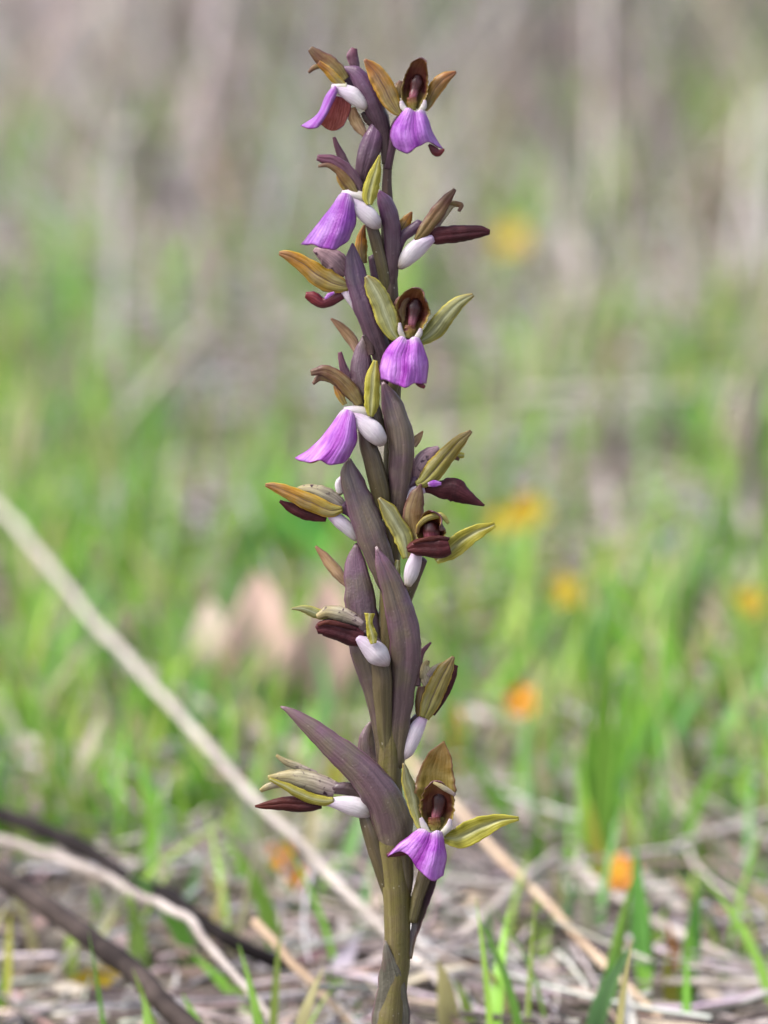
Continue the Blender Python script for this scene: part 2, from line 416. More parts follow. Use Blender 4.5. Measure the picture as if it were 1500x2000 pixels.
M['sepal_o'] = tissue('orange_sepal_skin', val=0.88, ramp= [(0, (0.22, 0.075, 0.022)), (0.3, (0.33, 0.15, 0.02)), (0.7, (0.26, 0.18, 0.035)), (1, (0.27, 0.23, 0.045))],
                    edge=(0.50, 0.28, 0.025), edge_w=0.2, mid=(0.10, 0.05, 0.035), mid_w=0.06, vein=(0.11, 0.05, 0.03), veins=4, vein_s=0.6, blot=(0.16, 0.13, 0.09), blot_s=0.45, rough=0.45, trans=0.25)
M['sepal_b'] = tissue('brown_sepal_skin', val=0.78, ramp= [(0, (0.10, 0.035, 0.035)), (0.4, (0.16, 0.075, 0.03)), (1, (0.17, 0.13, 0.03))],
                    edge=(0.12, 0.035, 0.045), edge_w=0.16, vein=(0.07, 0.03, 0.025), veins=4, vein_s=0.5, blot=(0.20, 0.16, 0.07), blot_s=0.4, rough=0.45, trans=0.18)
M['sepal_p'] = tissue('purple_sepal_skin', [(0, (0.17, 0.05, 0.085)), (0.5, (0.14, 0.06, 0.09)), (1, (0.15, 0.09, 0.10))], edge=(0.22, 0.10, 0.16), edge_w=0.15,
                    vein=(0.07, 0.03, 0.045), veins=3, vein_s=0.5, rough=0.45, trans=0.15)
M['dry'] = tissue('dry_sepal_skin', val=0.8, ramp= [(0, (0.32, 0.16, 0.09)), (0.5, (0.40, 0.26, 0.13)), (1, (0.35, 0.22, 0.16))], edge=(0.20, 0.08, 0.07), edge_w=0.12,
                    vein=(0.22, 0.12, 0.07), veins=3, vein_s=0.5, rough=0.55, trans=0.2)
M['back'] = tissue('back_sepal_skin', val=0.82, ramp= [(0, (0.19, 0.085, 0.02)), (0.4, (0.185, 0.125, 0.022)), (1, (0.19, 0.15, 0.03))], edge=(0.12, 0.04, 0.03), edge_w=0.09,
                    vein=(0.11, 0.085, 0.02), veins=7, vein_s=0.4, blot=(0.13, 0.085, 0.03), blot_s=0.35, rough=0.45, trans=0.25)
M['cream'] = tissue('cream_petal_skin', val=0.8, ramp= [(0, (0.36, 0.29, 0.11)), (0.5, (0.37, 0.33, 0.22)), (1, (0.33, 0.25, 0.25))], edge=(0.28, 0.22, 0.09), edge_w=0.12,
                    vein=(0.15, 0.11, 0.09), veins=4, vein_s=0.6, dots=(0.05, 0.02, 0.035), dots_scale=1100, dots_t=0.6, rough=0.5, trans=0.2)
M['mauve'] = tissue('mauve_petal_skin', val=0.76, ramp= [(0, (0.38, 0.24, 0.28)), (0.6, (0.30, 0.19, 0.22)), (1, (0.22, 0.12, 0.14))], edge=(0.25, 0.12, 0.16), edge_w=0.12,
                    vein=(0.12, 0.07, 0.08), veins=3, vein_s=0.5, dots=(0.05, 0.02, 0.04), dots_scale=1000, dots_t=0.58, rough=0.5, trans=0.15)
M['hood_out'] = tissue('hood_outer_skin', [(0, (0.13, 0.05, 0.07)), (0.5, (0.17, 0.09, 0.035)), (1, (0.26, 0.23, 0.06))], vein=(0.08, 0.04, 0.03), veins=4, vein_s=0.5, rough=0.45, trans=0.15)
M['hood_in'] = tissue('hood_inner_skin', val=0.78, ramp= [(0, (0.20, 0.10, 0.03)), (0.3, (0.10, 0.018, 0.012)), (0.65, (0.05, 0.006, 0.008)), (0.85, (0.15, 0.12, 0.02)), (1, (0.24, 0.21, 0.06))],
                    edge=(0.27, 0.19, 0.03), edge_w=0.12, vein=(0.10, 0.03, 0.02), veins=4, vein_s=0.5, blot=(0.16, 0.06, 0.02), blot_s=0.4, rough=0.4, trans=0.15)
M['lip'] = tissue('lip_upper_skin', [(0, (0.66, 0.50, 0.70)), (0.14, (0.46, 0.15, 0.60)), (0.4, (0.36, 0.075, 0.52)), (0.75, (0.47, 0.18, 0.64)), (1, (0.43, 0.15, 0.58))],
                  edge=(0.20, 0.03, 0.18), edge_w=0.035, rim=True, vein=(0.25, 0.045, 0.36), veins=13, vein_s=0.5, mid=(0.33, 0.045, 0.43), mid_w=0.17, blot=(0.58, 0.33, 0.72), blot_s=0.4, blot_scale=240,
                  rough=0.42, trans=0.25, spec=0.4, bump=0.45, st=0.34, vb=0.3)
M['lip_under'] = tissue('lip_under_skin', [(0, (0.20, 0.03, 0.05)), (1, (0.14, 0.02, 0.03))], vein=(0.09, 0.012, 0.02), veins=9, vein_s=0.5, rough=0.45, trans=0.2)
M['lip_glow'] = tissue('lip_russet_skin', [(0, (0.56, 0.15, 0.15)), (0.5, (0.56, 0.14, 0.10)), (1, (0.58, 0.17, 0.11))], edge=(0.18, 0.03, 0.06), edge_w=0.05, vein=(0.28, 0.05, 0.05), veins=9, vein_s=0.6, rough=0.45, trans=0.5)
M['maroon'] = tissue('maroon_lip_skin', [(0, (0.062, 0.008, 0.011)), (0.5, (0.036, 0.005, 0.008)), (1, (0.055, 0.008, 0.013))], edge=(0.10, 0.02, 0.03), edge_w=0.08,
                     vein=(0.04, 0.006, 0.01), veins=9, vein_s=0.6, blot=(0.09, 0.016, 0.02), blot_s=0.5, rough=0.55, trans=0.03, bump=0.4, spec=0.22)
M['maroon_r'] = tissue('russet_lip_skin', [(0, (0.11, 0.024, 0.012)), (0.5, (0.062, 0.011, 0.008)), (1, (0.04, 0.008, 0.012))], edge=(0.13, 0.035, 0.02), edge_w=0.1,
                     vein=(0.05, 0.008, 0.01), veins=9, vein_s=0.6, rough=0.55, trans=0.03, bump=0.4, spec=0.22)
M['crimson'] = tissue('crimson_lip_skin', [(0, (0.10, 0.01, 0.03)), (0.5, (0.10, 0.008, 0.018)), (1, (0.16, 0.012, 0.02))], edge=(0.06, 0.006, 0.012), edge_w=0.15, vein=(0.05, 0.006, 0.012), veins=6, rough=0.4, trans=0.08)
M['spur'] = tissue('spur_skin', val=0.80, ramp= [(0, (0.50, 0.34, 0.50)), (0.25, (0.60, 0.53, 0.60)), (0.65, (0.63, 0.59, 0.61)), (0.88, (0.50, 0.45, 0.42)), (1, (0.26, 0.22, 0.13))], blot=(0.50, 0.40, 0.52), blot_s=0.5, blot_scale=220,
                   vein=(0.50, 0.42, 0.52), veins=5, vein_s=0.2, rough=0.38, trans=0.22, spec=0.4, bump=0.22, sss=0.3, st=0.22)
M['white'] = tissue('white_throat_skin', st=0.15, ramp=[(0, (0.55, 0.45, 0.55)), (0.5, (0.56, 0.52, 0.5)), (1, (0.50, 0.47, 0.33))], rough=0.45, trans=0.15, bump=0.2)
M['column'] = tissue('column_skin', [(0, (0.035, 0.005, 0.006)), (0.55, (0.05, 0.008, 0.01)), (0.8, (0.22, 0.06, 0.09)), (1, (0.14, 0.03, 0.04))], vein=(0.03, 0.005, 0.008), veins=3, rough=0.35, trans=0.05)
M['pad'] = tissue('throat_pad_skin', [(0, (0.15, 0.03, 0.02)), (0.5, (0.20, 0.13, 0.02)), (1, (0.26, 0.24, 0.06))], dots=(0.10, 0.02, 0.02), dots_scale=900, dots_t=0.55, rough=0.35, trans=0.1)
M['dark'] = tissue('dark_gap_scrap_skin', [(0, (0.03, 0.014, 0.016)), (1, (0.05, 0.022, 0.02))], rough=0.5, trans=0)  # near-black, for dark scraps and the shade strip under a hood
M['grass'] = field_mat('grass_blade_skin', 0.35, 0.5, 90, 0.25)
M['straw'] = field_mat('straw_skin', 0.05, 0.7, 160, 0.35)
M['leafy'] = field_mat('leaf_skin', 0.3, 0.55, 110, 0.3)
# ------------------------------------------------------------------ the ground
def ground_height(x, y):
    return 0.006 * (math.sin(x * 9 + 1) * math.cos(y * 7) + 0.6 * math.sin(x * 21 + y * 17))
gm, N, L = new_mat('ground_soil')
tc = N.new('ShaderNodeTexCoord')
n1 = N.new('ShaderNodeTexNoise'); n1.inputs['Scale'].default_value = 9; n1.inputs['Detail'].default_value = 8
n2 = N.new('ShaderNodeTexNoise'); n2.inputs['Scale'].default_value = 140; n2.inputs['Detail'].default_value = 6
L.new(tc.outputs['Object'], n1.inputs['Vector']); L.new(tc.outputs['Object'], n2.inputs['Vector'])
c = mixc(N, L, math_node(N, L, 'MULTIPLY', math_node(N, L, 'SUBTRACT', n2.outputs[0], 0.35, True), 3.0, True), (0.08, 0.06, 0.05), (0.40, 0.33, 0.28))
c = mixc(N, L, math_node(N, L, 'MULTIPLY', math_node(N, L, 'SUBTRACT', n1.outputs[0], 0.45, True), 4.0, True), c, (0.10, 0.12, 0.045))
p = N.new('ShaderNodeBsdfPrincipled'); L.new(c, p.inputs['Base Color']); p.inputs['Roughness'].default_value = 0.9
b = N.new('ShaderNodeBump'); b.inputs['Strength'].default_value = 0.8; b.inputs['Distance'].default_value = 0.01
L.new(n2.outputs[0], b.inputs['Height']); L.new(b.outputs[0], p.inputs['Normal'])
out = N.new('ShaderNodeOutputMaterial'); L.new(p.outputs[0], out.inputs[0])
xs = np.concatenate([[-90, -40, -15, -6], np.linspace(-2.5, 2.5, 120), [6, 15, 40, 90]])
ys = np.concatenate([[-60, -20, -6], np.linspace(-1.6, 5.5, 160), [9, 16, 30, 60, 120]])
V, Fc = [], []
for y in ys:
    for x in xs:
        near = abs(x) <= 2.5 and -1.6 <= y <= 5.5
        V.append((x, y, ground_height(x, y) if near else 0.0))
for i in range(len(ys) - 1):
    for j in range(len(xs) - 1):
        k = i * len(xs) + j
        Fc.append((k, k + 1, k + 1 + len(xs), k + len(xs)))
tag(make_mesh('ground', V, Fc, gm), kind='structure')

def ribbons(name, root, dirs, length, width, bend, side, cols, mat, seg=5, taper=True, fold=0.25):
    """many thin leaves at once: root (n,3), dirs = start direction, bend = droop vector"""
    n = len(root)
    t = np.linspace(0, 1, seg + 1)
    ctr = root[:, None] + dirs[:, None] * (length[:, None, None] * t[None, :, None]) + bend[:, None] * (length[:, None, None] * (t ** 2)[None, :, None])
    w = width[:, None] * (np.clip(1.15 * (1 - t ** 2.2), 0.04, 1)[None] if taper else np.ones(seg + 1)[None])
    nrm = unit(np.cross(dirs, side))
    Lf = ctr - side[:, None] * (w / 2)[..., None]; Rt = ctr + side[:, None] * (w / 2)[..., None]
    Md = ctr + nrm[:, None] * (w * fold)[..., None]
    V = np.stack([Lf, Md, Rt], 2).reshape(-1, 3)
    k = np.arange(n)[:, None] * (seg + 1) * 3 + np.arange(seg)[None] * 3
    k = k.reshape(-1)
    Fc = np.concatenate([np.stack([k, k + 1, k + 4, k + 3], 1), np.stack([k + 1, k + 2, k + 5, k + 4], 1)])
    return bulk(name, V, Fc, np.repeat(cols, (seg + 1) * 3, axis=0), mat)
def rods(name, ctr, rad, cols, mat, k=4):
    """many thin stalks at once: ctr (n,s,3), rad (n,s)"""
    n, s, _ = ctr.shape
    T = unit(np.gradient(ctr, axis=1))
    X = unit(np.cross(T, np.array([0.31, 0.17, 0.93]))); Y = np.cross(T, X)
    a = np.arange(k) * 2 * math.pi / k
    V = ctr[:, :, None] + (X[:, :, None] * np.cos(a)[:, None] + Y[:, :, None] * np.sin(a)[:, None]) * rad[:, :, None, None]
    V = V.reshape(-1, 3)
    b0 = (np.arange(n)[:, None, None] * s + np.arange(s - 1)[None, :, None]) * k
    j = np.arange(k)[None, None]; j2 = (j + 1) % k
    Fc = np.stack([b0 + j, b0 + j2, b0 + k + j2, b0 + k + j], -1).reshape(-1, 4)
    return bulk(name, V, Fc, np.repeat(cols, s * k, axis=0), mat)
def bulk(name, V, Fc, cols, mat):
    me = bpy.data.meshes.new(name)
    me.vertices.add(len(V)); me.vertices.foreach_set('co', V.astype(np.float32).ravel())
    me.loops.add(Fc.size); me.loops.foreach_set('vertex_index', Fc.astype(np.int32).ravel())
    me.polygons.add(len(Fc)); me.polygons.foreach_set('loop_start', np.arange(0, Fc.size, 4, dtype=np.int32))
    me.update(calc_edges=True)
    at = me.attributes.new('col', 'FLOAT_COLOR', 'POINT')
    at.data.foreach_set('color', np.concatenate([cols, np.ones((len(cols), 1))], 1).astype(np.float32).ravel())
    me.polygons.foreach_set('use_smooth', np.ones(len(Fc), bool))
    me.materials.append(mat)
    o = bpy.data.objects.new(name, me); COL.objects.link(o)
    return o

# where the meadow is green and where dead stalks take over: a coarse map over the ground
GPY = np.array([0, 200, 400, 600, 800, 1000, 1200, 1400, 1600, 1800, 2000.])
GPX = np.array([0, 375, 750, 1125, 1500.])
GMAP = np.array([[.03, .03, .06, .12, .26], [.02, .05, .09, .15, .16], [.06, .13, .14, .24, .22], [.2, .13, .18, .3, .18], [.36, .22, .28, .44, .26], [.75, .6, .5, .56, .45],
                 [.9, .85, .5, .82, .8], [.85, .8, .5, .85, .9], [.62, .65, .35, .5, .42], [.24, .26, .16, .2, .13], [.08, .09, .06, .09, .08]])
def to_px(P):
    q = P - CAM
    z = q @ F
    return PW / 2 + (q @ R) / z / PXM, PH / 2 - (q @ U) / z / PXM
def green(P):
    px, py = to_px(P)
    px = np.clip(px, 0, 1499); py = np.clip(py, 0, 1999)
    i = np.clip(np.searchsorted(GPY, py, side='right') - 1, 0, len(GPY) - 2); j = np.clip(np.searchsorted(GPX, px, side='right') - 1, 0, len(GPX) - 2)
    a = (py - GPY[i]) / (GPY[i + 1] - GPY[i]); b = (px - GPX[j]) / (GPX[j + 1] - GPX[j])
    return (GMAP[i, j] * (1 - a) * (1 - b) + GMAP[i + 1, j] * a * (1 - b) + GMAP[i, j + 1] * (1 - a) * b + GMAP[i + 1, j + 1] * a * b)
def scatter(n, y0=-0.12, y1=4.6, pw=1.0, s0=0.32, s1=0.22):
    y = y0 + (y1 - y0) * nrg.random(n) ** pw
    x = (nrg.random(n) * 2 - 1) * (s0 + s1 * (y + 0.1))
    z = np.array([ground_height(a, b) for a, b in zip(x, y)])
    return np.stack([x, y, z], 1)
def lerp_cols(n, pal, jit=0.15):
    pal = np.array(pal); k = nrg.integers(0, len(pal), n)
    c = pal[k] * (1 + jit * nrg.standard_normal((n, 1)))
    return np.clip(c * (1 + 0.06 * nrg.standard_normal((n, 3))), 0.004, 0.9)

# ---- green grass: clumps of upright leaves
def grow_grass():
    cl = scatter(9500, y0=0.03, y1=4.4, pw=1.2)
    gr = green(cl)
    cl = cl[nrg.random(len(cl)) < gr]; 
    reps = nrg.integers(3, 9, len(cl))
    root = np.repeat(cl, reps, axis=0)
    n = len(root)
    root = root + np.stack([nrg.normal(0, .011, n), nrg.normal(0, .011, n), np.zeros(n)], 1)
    az = nrg.random(n) * 6.283; tilt = np.abs(nrg.normal(0, 0.16, n))
    dirs = unit(np.stack([np.cos(az) * tilt, np.sin(az) * tilt, np.ones(n)], 1))
    far = np.clip((root[:, 1] - 0.2) / 1.5, 0, 1)
    length = nrg.uniform(0.020, 0.066, n) * (0.62 + 0.75 * far)
    width = nrg.uniform(0.0022, 0.0052, n)
    bend = np.stack([np.cos(az), np.sin(az), -0.3 * np.ones(n)], 1) * nrg.uniform(0.02, 0.45, n)[:, None]
    sa = nrg.random(n) * 6.283
    side = unit(np.cross(dirs, np.stack([np.cos(sa), np.sin(sa), 0.1 * np.ones(n)], 1)))
    cols = 0.92 * lerp_cols(n, [(0.22, 0.45, 0.055), (0.26, 0.48, 0.07), (0.18, 0.38, 0.06), (0.30, 0.46, 0.10), (0.34, 0.46, 0.09), (0.20, 0.40, 0.14), (0.46, 0.42, 0.20), (0.46, 0.42, 0.30)])
    o = ribbons('grass', root, dirs, length, width, bend, side, cols, M['grass'])
    tag(o, 'fresh green meadow grass growing through the dead stalks', 'grass', kind='stuff')
grow_grass()
# ---- litter of dead stalks lying about
STRAW = [(0.50, 0.44, 0.41), (0.43, 0.38, 0.37), (0.54, 0.48, 0.45), (0.34, 0.29, 0.275), (0.20, 0.16, 0.15), (0.48, 0.45, 0.45), (0.36, 0.27, 0.22), (0.60, 0.56, 0.54), (0.10, 0.08, 0.075), (0.15, 0.115, 0.10)]
def lay_litter():
    root = scatter(44000, y0=-0.1, y1=4.6, pw=1.15)
    n = len(root); s = 5
    az = nrg.random(n) * 6.283; el_ = nrg.normal(0.04, 0.16, n)
    el = el_ * np.clip((root[:, 1] + 0.02) / 0.16, 0.12, 1)
    ln = nrg.uniform(0.010, 0.07, n); t = np.linspace(-0.5, 0.5, s)
    dirs = np.stack([np.cos(az) * np.cos(el), np.sin(az) * np.cos(el), np.sin(el)], 1)
    cv = np.stack([-np.sin(az), np.cos(az), nrg.normal(0, .5, n)], 1) * nrg.normal(0, 0.25, n)[:, None]
    near = np.clip((root[:, 1] + 0.02) / 0.16, 0.12, 1)
    lift = np.abs(nrg.normal(0, 0.006, n)) * near + 0.0012
    ctr = root[:, None] + np.stack([np.zeros(n), np.zeros(n), lift], 1)[:, None] + dirs[:, None] * (ln[:, None, None] * t[None, :, None]) + cv[:, None] * (ln[:, None, None] * (t ** 2)[None, :, None])
    ctr[..., 2] = np.maximum(ctr[..., 2], root[:, None, 2] + 0.0006)
    rad = (nrg.uniform(0.00025, 0.0009, n) * (1 + 0.5 * (root[:, 1] > 0.5)))[:, None] * np.linspace(1, 0.6, s)[None]
    o = rods('dead_stalk_litter', ctr, rad, 0.86 * lerp_cols(n, STRAW), M['straw'])
    tag(o, 'tangled dead stalks and straw littering the soil', 'litter', kind='stuff')
lay_litter()
def lay_leaves():
    root = scatter(7000, y0=-0.1, y1=4.0, pw=1.2)
    n = len(root)
    root[:, 2] += nrg.uniform(0.001, 0.008, n)
    az = nrg.random(n) * 6.283; el = nrg.normal(0.0, 0.12, n)
    dirs = np.stack([np.cos(az) * np.cos(el), np.sin(az) * np.cos(el), np.abs(np.sin(el))], 1)
    side = unit(np.cross(dirs, np.stack([nrg.normal(0, .3, n), nrg.normal(0, .3, n), np.ones(n)], 1)))
    cols = lerp_cols(n, [(0.38, 0.31, 0.27), (0.24, 0.17, 0.14), (0.42, 0.33, 0.28), (0.14, 0.10, 0.085), (0.34, 0.30, 0.29)])
    bend = np.stack([nrg.normal(0, .2, n), nrg.normal(0, .2, n), nrg.normal(-0.1, .2, n)], 1)
    o = ribbons('dead_leaf_litter', root, dirs, nrg.uniform(0.008, 0.022, n), nrg.uniform(0.002, 0.006, n), bend, side, cols, M['straw'], seg=4)
    tag(o, 'small curled dead leaves scattered over the soil', 'litter', kind='stuff')
lay_leaves()
# ---- thicket of dry standing stems farther back
def dry_thicket():
    root = scatter(15000, y0=0.55, y1=4.8, pw=0.8)
    g = green(root); px, py = to_px(root)
    keep = nrg.random(len(root)) < np.clip(1.05 - 1.1 * g, 0.05, 1) * np.clip((root[:, 1] - 0.5) / 1.6, 0.1, 1)
    root = root[keep]; n = len(root); s = 6
    az = nrg.random(n) * 6.283; tilt = np.abs(nrg.normal(0, 0.42, n))
    dirs = unit(np.stack([np.cos(az) * tilt, np.sin(az) * tilt, np.ones(n)], 1))
    ln = nrg.uniform(0.05, 0.30, n) * np.clip((root[:, 1] - 0.2) / 1.6, 0.25, 1); t = np.linspace(0, 1, s)
    bend = np.stack([np.cos(az + 0.6), np.sin(az + 0.6), -0.6 * np.ones(n)], 1) * nrg.uniform(0, 0.5, n)[:, None]
    ctr = root[:, None] + dirs[:, None] * (ln[:, None, None] * t[None, :, None]) + bend[:, None] * (ln[:, None, None] * (t ** 2)[None, :, None])
    rad = nrg.uniform(0.0006, 0.002, n)[:, None] * np.linspace(1, 0.45, s)[None]
    # stands of darker stems and of paler ones
    tone = np.array([mnoise.noise(Vector((q[0] * 5.0, q[1] * 2.2, 3.3))) for q in root])
    cols = lerp_cols(n, STRAW + [(0.52, 0.47, 0.45), (0.46, 0.41, 0.41), (0.55, 0.5, 0.48)]) * np.clip(0.9 + 1.1 * tone, 0.4, 1.25)[:, None]
    o = rods('dry_stem_thicket', ctr, rad, cols, M['straw'])
    tag(o, 'thicket of dry grey stems standing behind the grass', 'dry stems', kind='stuff')
dry_thicket()

# ------------------------------------------------------------------ single sticks and stalks
W = {'pale': wood_mat('bleached_stalk', (0.30, 0.26, 0.235), (0.46, 0.41, 0.375)), 'tan': wood_mat('tan_stalk', (0.34, 0.24, 0.16), (0.50, 0.39, 0.29)),
     'grey': wood_mat('grey_stalk', (0.26, 0.22, 0.20), (0.44, 0.39, 0.36)), 'dark': wood_mat('dark_bark', (0.008, 0.006, 0.006), (0.026, 0.02, 0.02), 90),
     'brown': wood_mat('brown_bark', (0.018, 0.013, 0.012), (0.07, 0.053, 0.047), 90), 'white': wood_mat('white_stalk', (0.50, 0.48, 0.47), (0.68, 0.66, 0.64))}
def stick(name, label, mat, pts, rad, cat='stick', group=None, nodes=True, stand=0):
    """pts (photo x, y, height above the ground); rad in metres at both ends"""
    if stand:      # standing or leaning: rooted where its foot meets the ground, all at about that distance
        k0 = 0 if stand > 0 else len(pts) - 1
        dep = (ground_pt(pts[k0][0], pts[k0][1], 0.0) - CAM) @ F
        P = np.array([CAM + ray(q[0], q[1]) * (dep + 0.04 * math.sin(i * 1.3)) for i, q in enumerate(pts)])
        P[k0] = ground_pt(pts[k0][0], pts[k0][1], 0.0)
    else:
        P = np.array([ground_pt(x, y, h) for x, y, h in pts])
    n = max(24, 5 * len(pts))
    t0 = np.linspace(0, 1, len(P))
    Q = np.concatenate([P[:, :2], P[:, 2:]], 1)
    S = spline(Q, n)
    rr = np.linspace(rad[0], rad[1], n) * np.where(np.arange(n) > n - 4, np.linspace(1, 0.25, n).clip(0.25, 1) * 0 + np.clip((n - np.arange(n)) / 4.0, 0.35, 1), 1.0)
    seed = rng.random() * 50
    for i in range(n):
        rr[i] *= 1 + 0.16 * mnoise.noise(Vector((i * 0.5, seed, 0)))
        S[i] += np.array(mnoise.noise_vector(Vector((i * 0.3, seed, 3)))) * rr[i] * 0.7
    if nodes:
        for k in range(5, n - 3, rng.randint(7, 10)): rr[k] *= 1.25
    V, Fc, uv = tube_geo(S, rr, 9)
    o = make_mesh(name, V, Fc, W[mat], None, uv, origin=S[n // 2])
    return tag(o, label, cat, group)
GS = 'dead stalks lying behind the orchid'
stick('dead_twig', 'thick dark brown bark twig lying on litter, thickest of the dark twigs', 'brown', [(-500, 1400, .004), (-120, 1640, .032), (0, 1716, .032), (130, 1802, .030), (250, 1892, .028), (350, 1985, .024), (440, 2080, .018), (600, 2230, .002)], (.0025, .0022), 'twig')
stick('dead_twig', 'slim blackish twig running parallel above the thick brown twig', 'dark', [(-420, 1420, .006), (-120, 1545, .030), (0, 1590, .030), (120, 1640, .028), (250, 1708, .025), (380, 1788, .024), (490, 1855, .018), (560, 1890, .012), (650, 1935, .002)], (.0023, .0017), 'twig')
stick('dry_stalk', 'thin pale grey stalk lying between the two dark twigs', 'grey', [(-90, 1610, .026), (0, 1642, .026), (150, 1690, .025), (280, 1752, .025), (370, 1800, .027), (425, 1868, .025), (485, 1932, .020), (560, 2030, .012), (620, 2110, .002)], (.0012, .0008), 'stalk', GS)
stick('dry_stalk', 'very long bleached stalk slanting behind the orchid from the grass', 'pale', [(-60, 925, .05), (60, 1062, .05), (150, 1172, .045), (280, 1322, .04), (400, 1452, .035), (500, 1562, .03), (600, 1662, .026), (720, 1785, .02), (830, 1890, .016), (960, 2020, .010), (1060, 2120, .002)], (.0013, .0010), 'stalk', GS)
stick('dry_stalk', 'short blurred pale stalk crossing the very long bleached one', 'pale', [(250, 1296, .01), (330, 1340, .012), (450, 1400, .012), (580, 1466, .010), (640, 1500, .008)], (.0018, .0015), 'stalk', GS)
stick('dry_stalk', 'straight thin tan stalk slanting down beside the lowest orchid flower', 'tan', [(760, 1450, .03), (880, 1570, .03), (1000, 1692, .026), (1100, 1800, .02), (1200, 1900, .016), (1310, 2010, .010), (1400, 2100, .002)], (.0011, .0008), 'stalk', GS)
stick('dry_stalk', 'broken tan straw with a blunt upper end near the orchid foot', 'tan', [(494, 1798, .030), (560, 1868, .024), (625, 1934, .018), (700, 2010, .010), (770, 2090, .002)], (.0010, .0009), 'stalk', GS)
stick('dry_stalk', 'upright pale straw standing just behind the orchid stem', 'pale', [(662, 1770, .004), (668, 1690, .022), (676, 1600, .045), (690, 1500, .07)], (.0014, .0011), 'stalk', GS, stand=1)
stick('dry_stalk', 'bleached stalk lying level through the bright green tuft', 'pale', [(1180, 1418, .012), (1290, 1432, .012), (1400, 1455, .011), (1560, 1490, .010)], (.0020, .0018), 'stalk', GS)
stick('dry_stalk', 'pale stalk lying level behind the orange flowers', 'pale', [(880, 1392, .010), (960, 1400, .012), (1060, 1412, .012), (1150, 1425, .008)], (.0016, .0014), 'stalk', GS)
stick('dry_stalk', 'short whitish upright stump of stalk among deep green grass blades', 'white', [(1412, 1935, .001), (1396, 1860, .014), (1385, 1800, .024), (1372, 1765, .030)], (.0016, .0012), 'stalk', GS, stand=1)
stick('dry_stalk', 'slanting grey stalk under the whitish stump', 'grey', [(1130, 1700, .012), (1250, 1780, .012), (1380, 1850, .010), (1540, 1925, .008)], (.0012, .0010), 'stalk', GS)
stick('dry_stalk', 'pale straw rising from litter below the lowest open orchid flower', 'pale', [(830, 1895, .004), (920, 1815, .012), (1000, 1740, .016), (1100, 1655, .012)], (.0014, .0010), 'stalk', GS)
stick('dry_stalk', 'level grey straw along the soil below the white stump', 'grey', [(1000, 1968, .008), (1150, 1962, .008), (1300, 1965, .007), (1540, 1990, .006)], (.0008, .0006), 'stalk', GS)
stick('dry_stalk', 'grey stalk lying level across soil behind the dark twigs', 'grey', [(-40, 1445, .010), (90, 1462, .010), (220, 1490, .011), (330, 1530, .008)], (.0020, .0016), 'stalk', GS)
stick('dry_stalk', 'pale forked straw leaning up from the thin grey stalk', 'pale', [(262, 1860, .006), (236, 1800, .014), (215, 1750, .018), (190, 1700, .022)], (.0012, .0010), 'stalk', GS, stand=1)
stick('dry_stalk', 'white straw at the foot of the orchid slanting into litter', 'white', [(795, 1810, .014), (850, 1880, .012), (905, 1950, .010), (960, 2030, .006)], (.0015, .0013), 'stalk', GS)
# farther back, out of focus
GB = 'dry stalks standing in the background'
stick('dry_stalk', 'tall pale straw standing upright in the far background', 'pale', [(1150, 640, .01), (1112, 450, .10), (1065, 210, .20), (1010, -60, .31)], (.0044, .0040), 'stalk', GB, stand=1)
stick('dry_stalk', 'thin arching straw beside the tall pale upright straw', 'pale', [(1215, 760, .01), (1210, 600, .06), (1232, 400, .15), (1290, 150, .25)], (.0020, .0013), 'stalk', GB, stand=1)
stick('dry_stalk', 'grey upright straw behind the topmost orchid flowers', 'grey', [(860, 420, .01), (830, 240, .10), (800, 60, .18), (780, -80, .24)], (.0032, .0024), 'stalk', GB, stand=1)
stick('dry_stalk', 'pale broken straw leaning out of the grass toward the upper spike', 'pale', [(110, 950, .01), (190, 880, .03), (290, 770, .06), (420, 620, .10)], (.0026, .0022), 'stalk', GB, stand=1)
stick('dead_twig', 'thick brown twig slanting down through the far dry stems', 'grey', [(250, 260, .10), (330, 390, .08), (410, 500, .06), (490, 610, .03)], (.0045, .0034), 'twig', GB, stand=-1)
stick('dead_twig', 'dark bent twig among the far dry stems', 'brown', [(150, 285, .03), (260, 290, .03), (370, 270, .03), (470, 230, .03)], (.0036, .0030), 'twig', GB)
stick('dry_stalk', 'grey straw standing in the grass near the yellow flowers', 'grey', [(1195, 1080, .005), (1190, 960, .03), (1186, 850, .06), (1200, 740, .09)], (.0022, .0018), 'stalk', GB, stand=1)
stick('dry_stalk', 'level pale straw lying among the far background grass', 'pale', [(1010, 780, .03), (1150, 772, .03), (1300, 770, .03), (1560, 775, .025)], (.0020, .0016), 'stalk', GB)
stick('dry_stalk', 'brownish grey straw leaning over the outermost yellow flower', 'grey', [(1450, 1140, .005), (1462, 1010, .04), (1470, 880, .07), (1500, 700, .11)], (.0030, .0024), 'stalk', GB, stand=1)

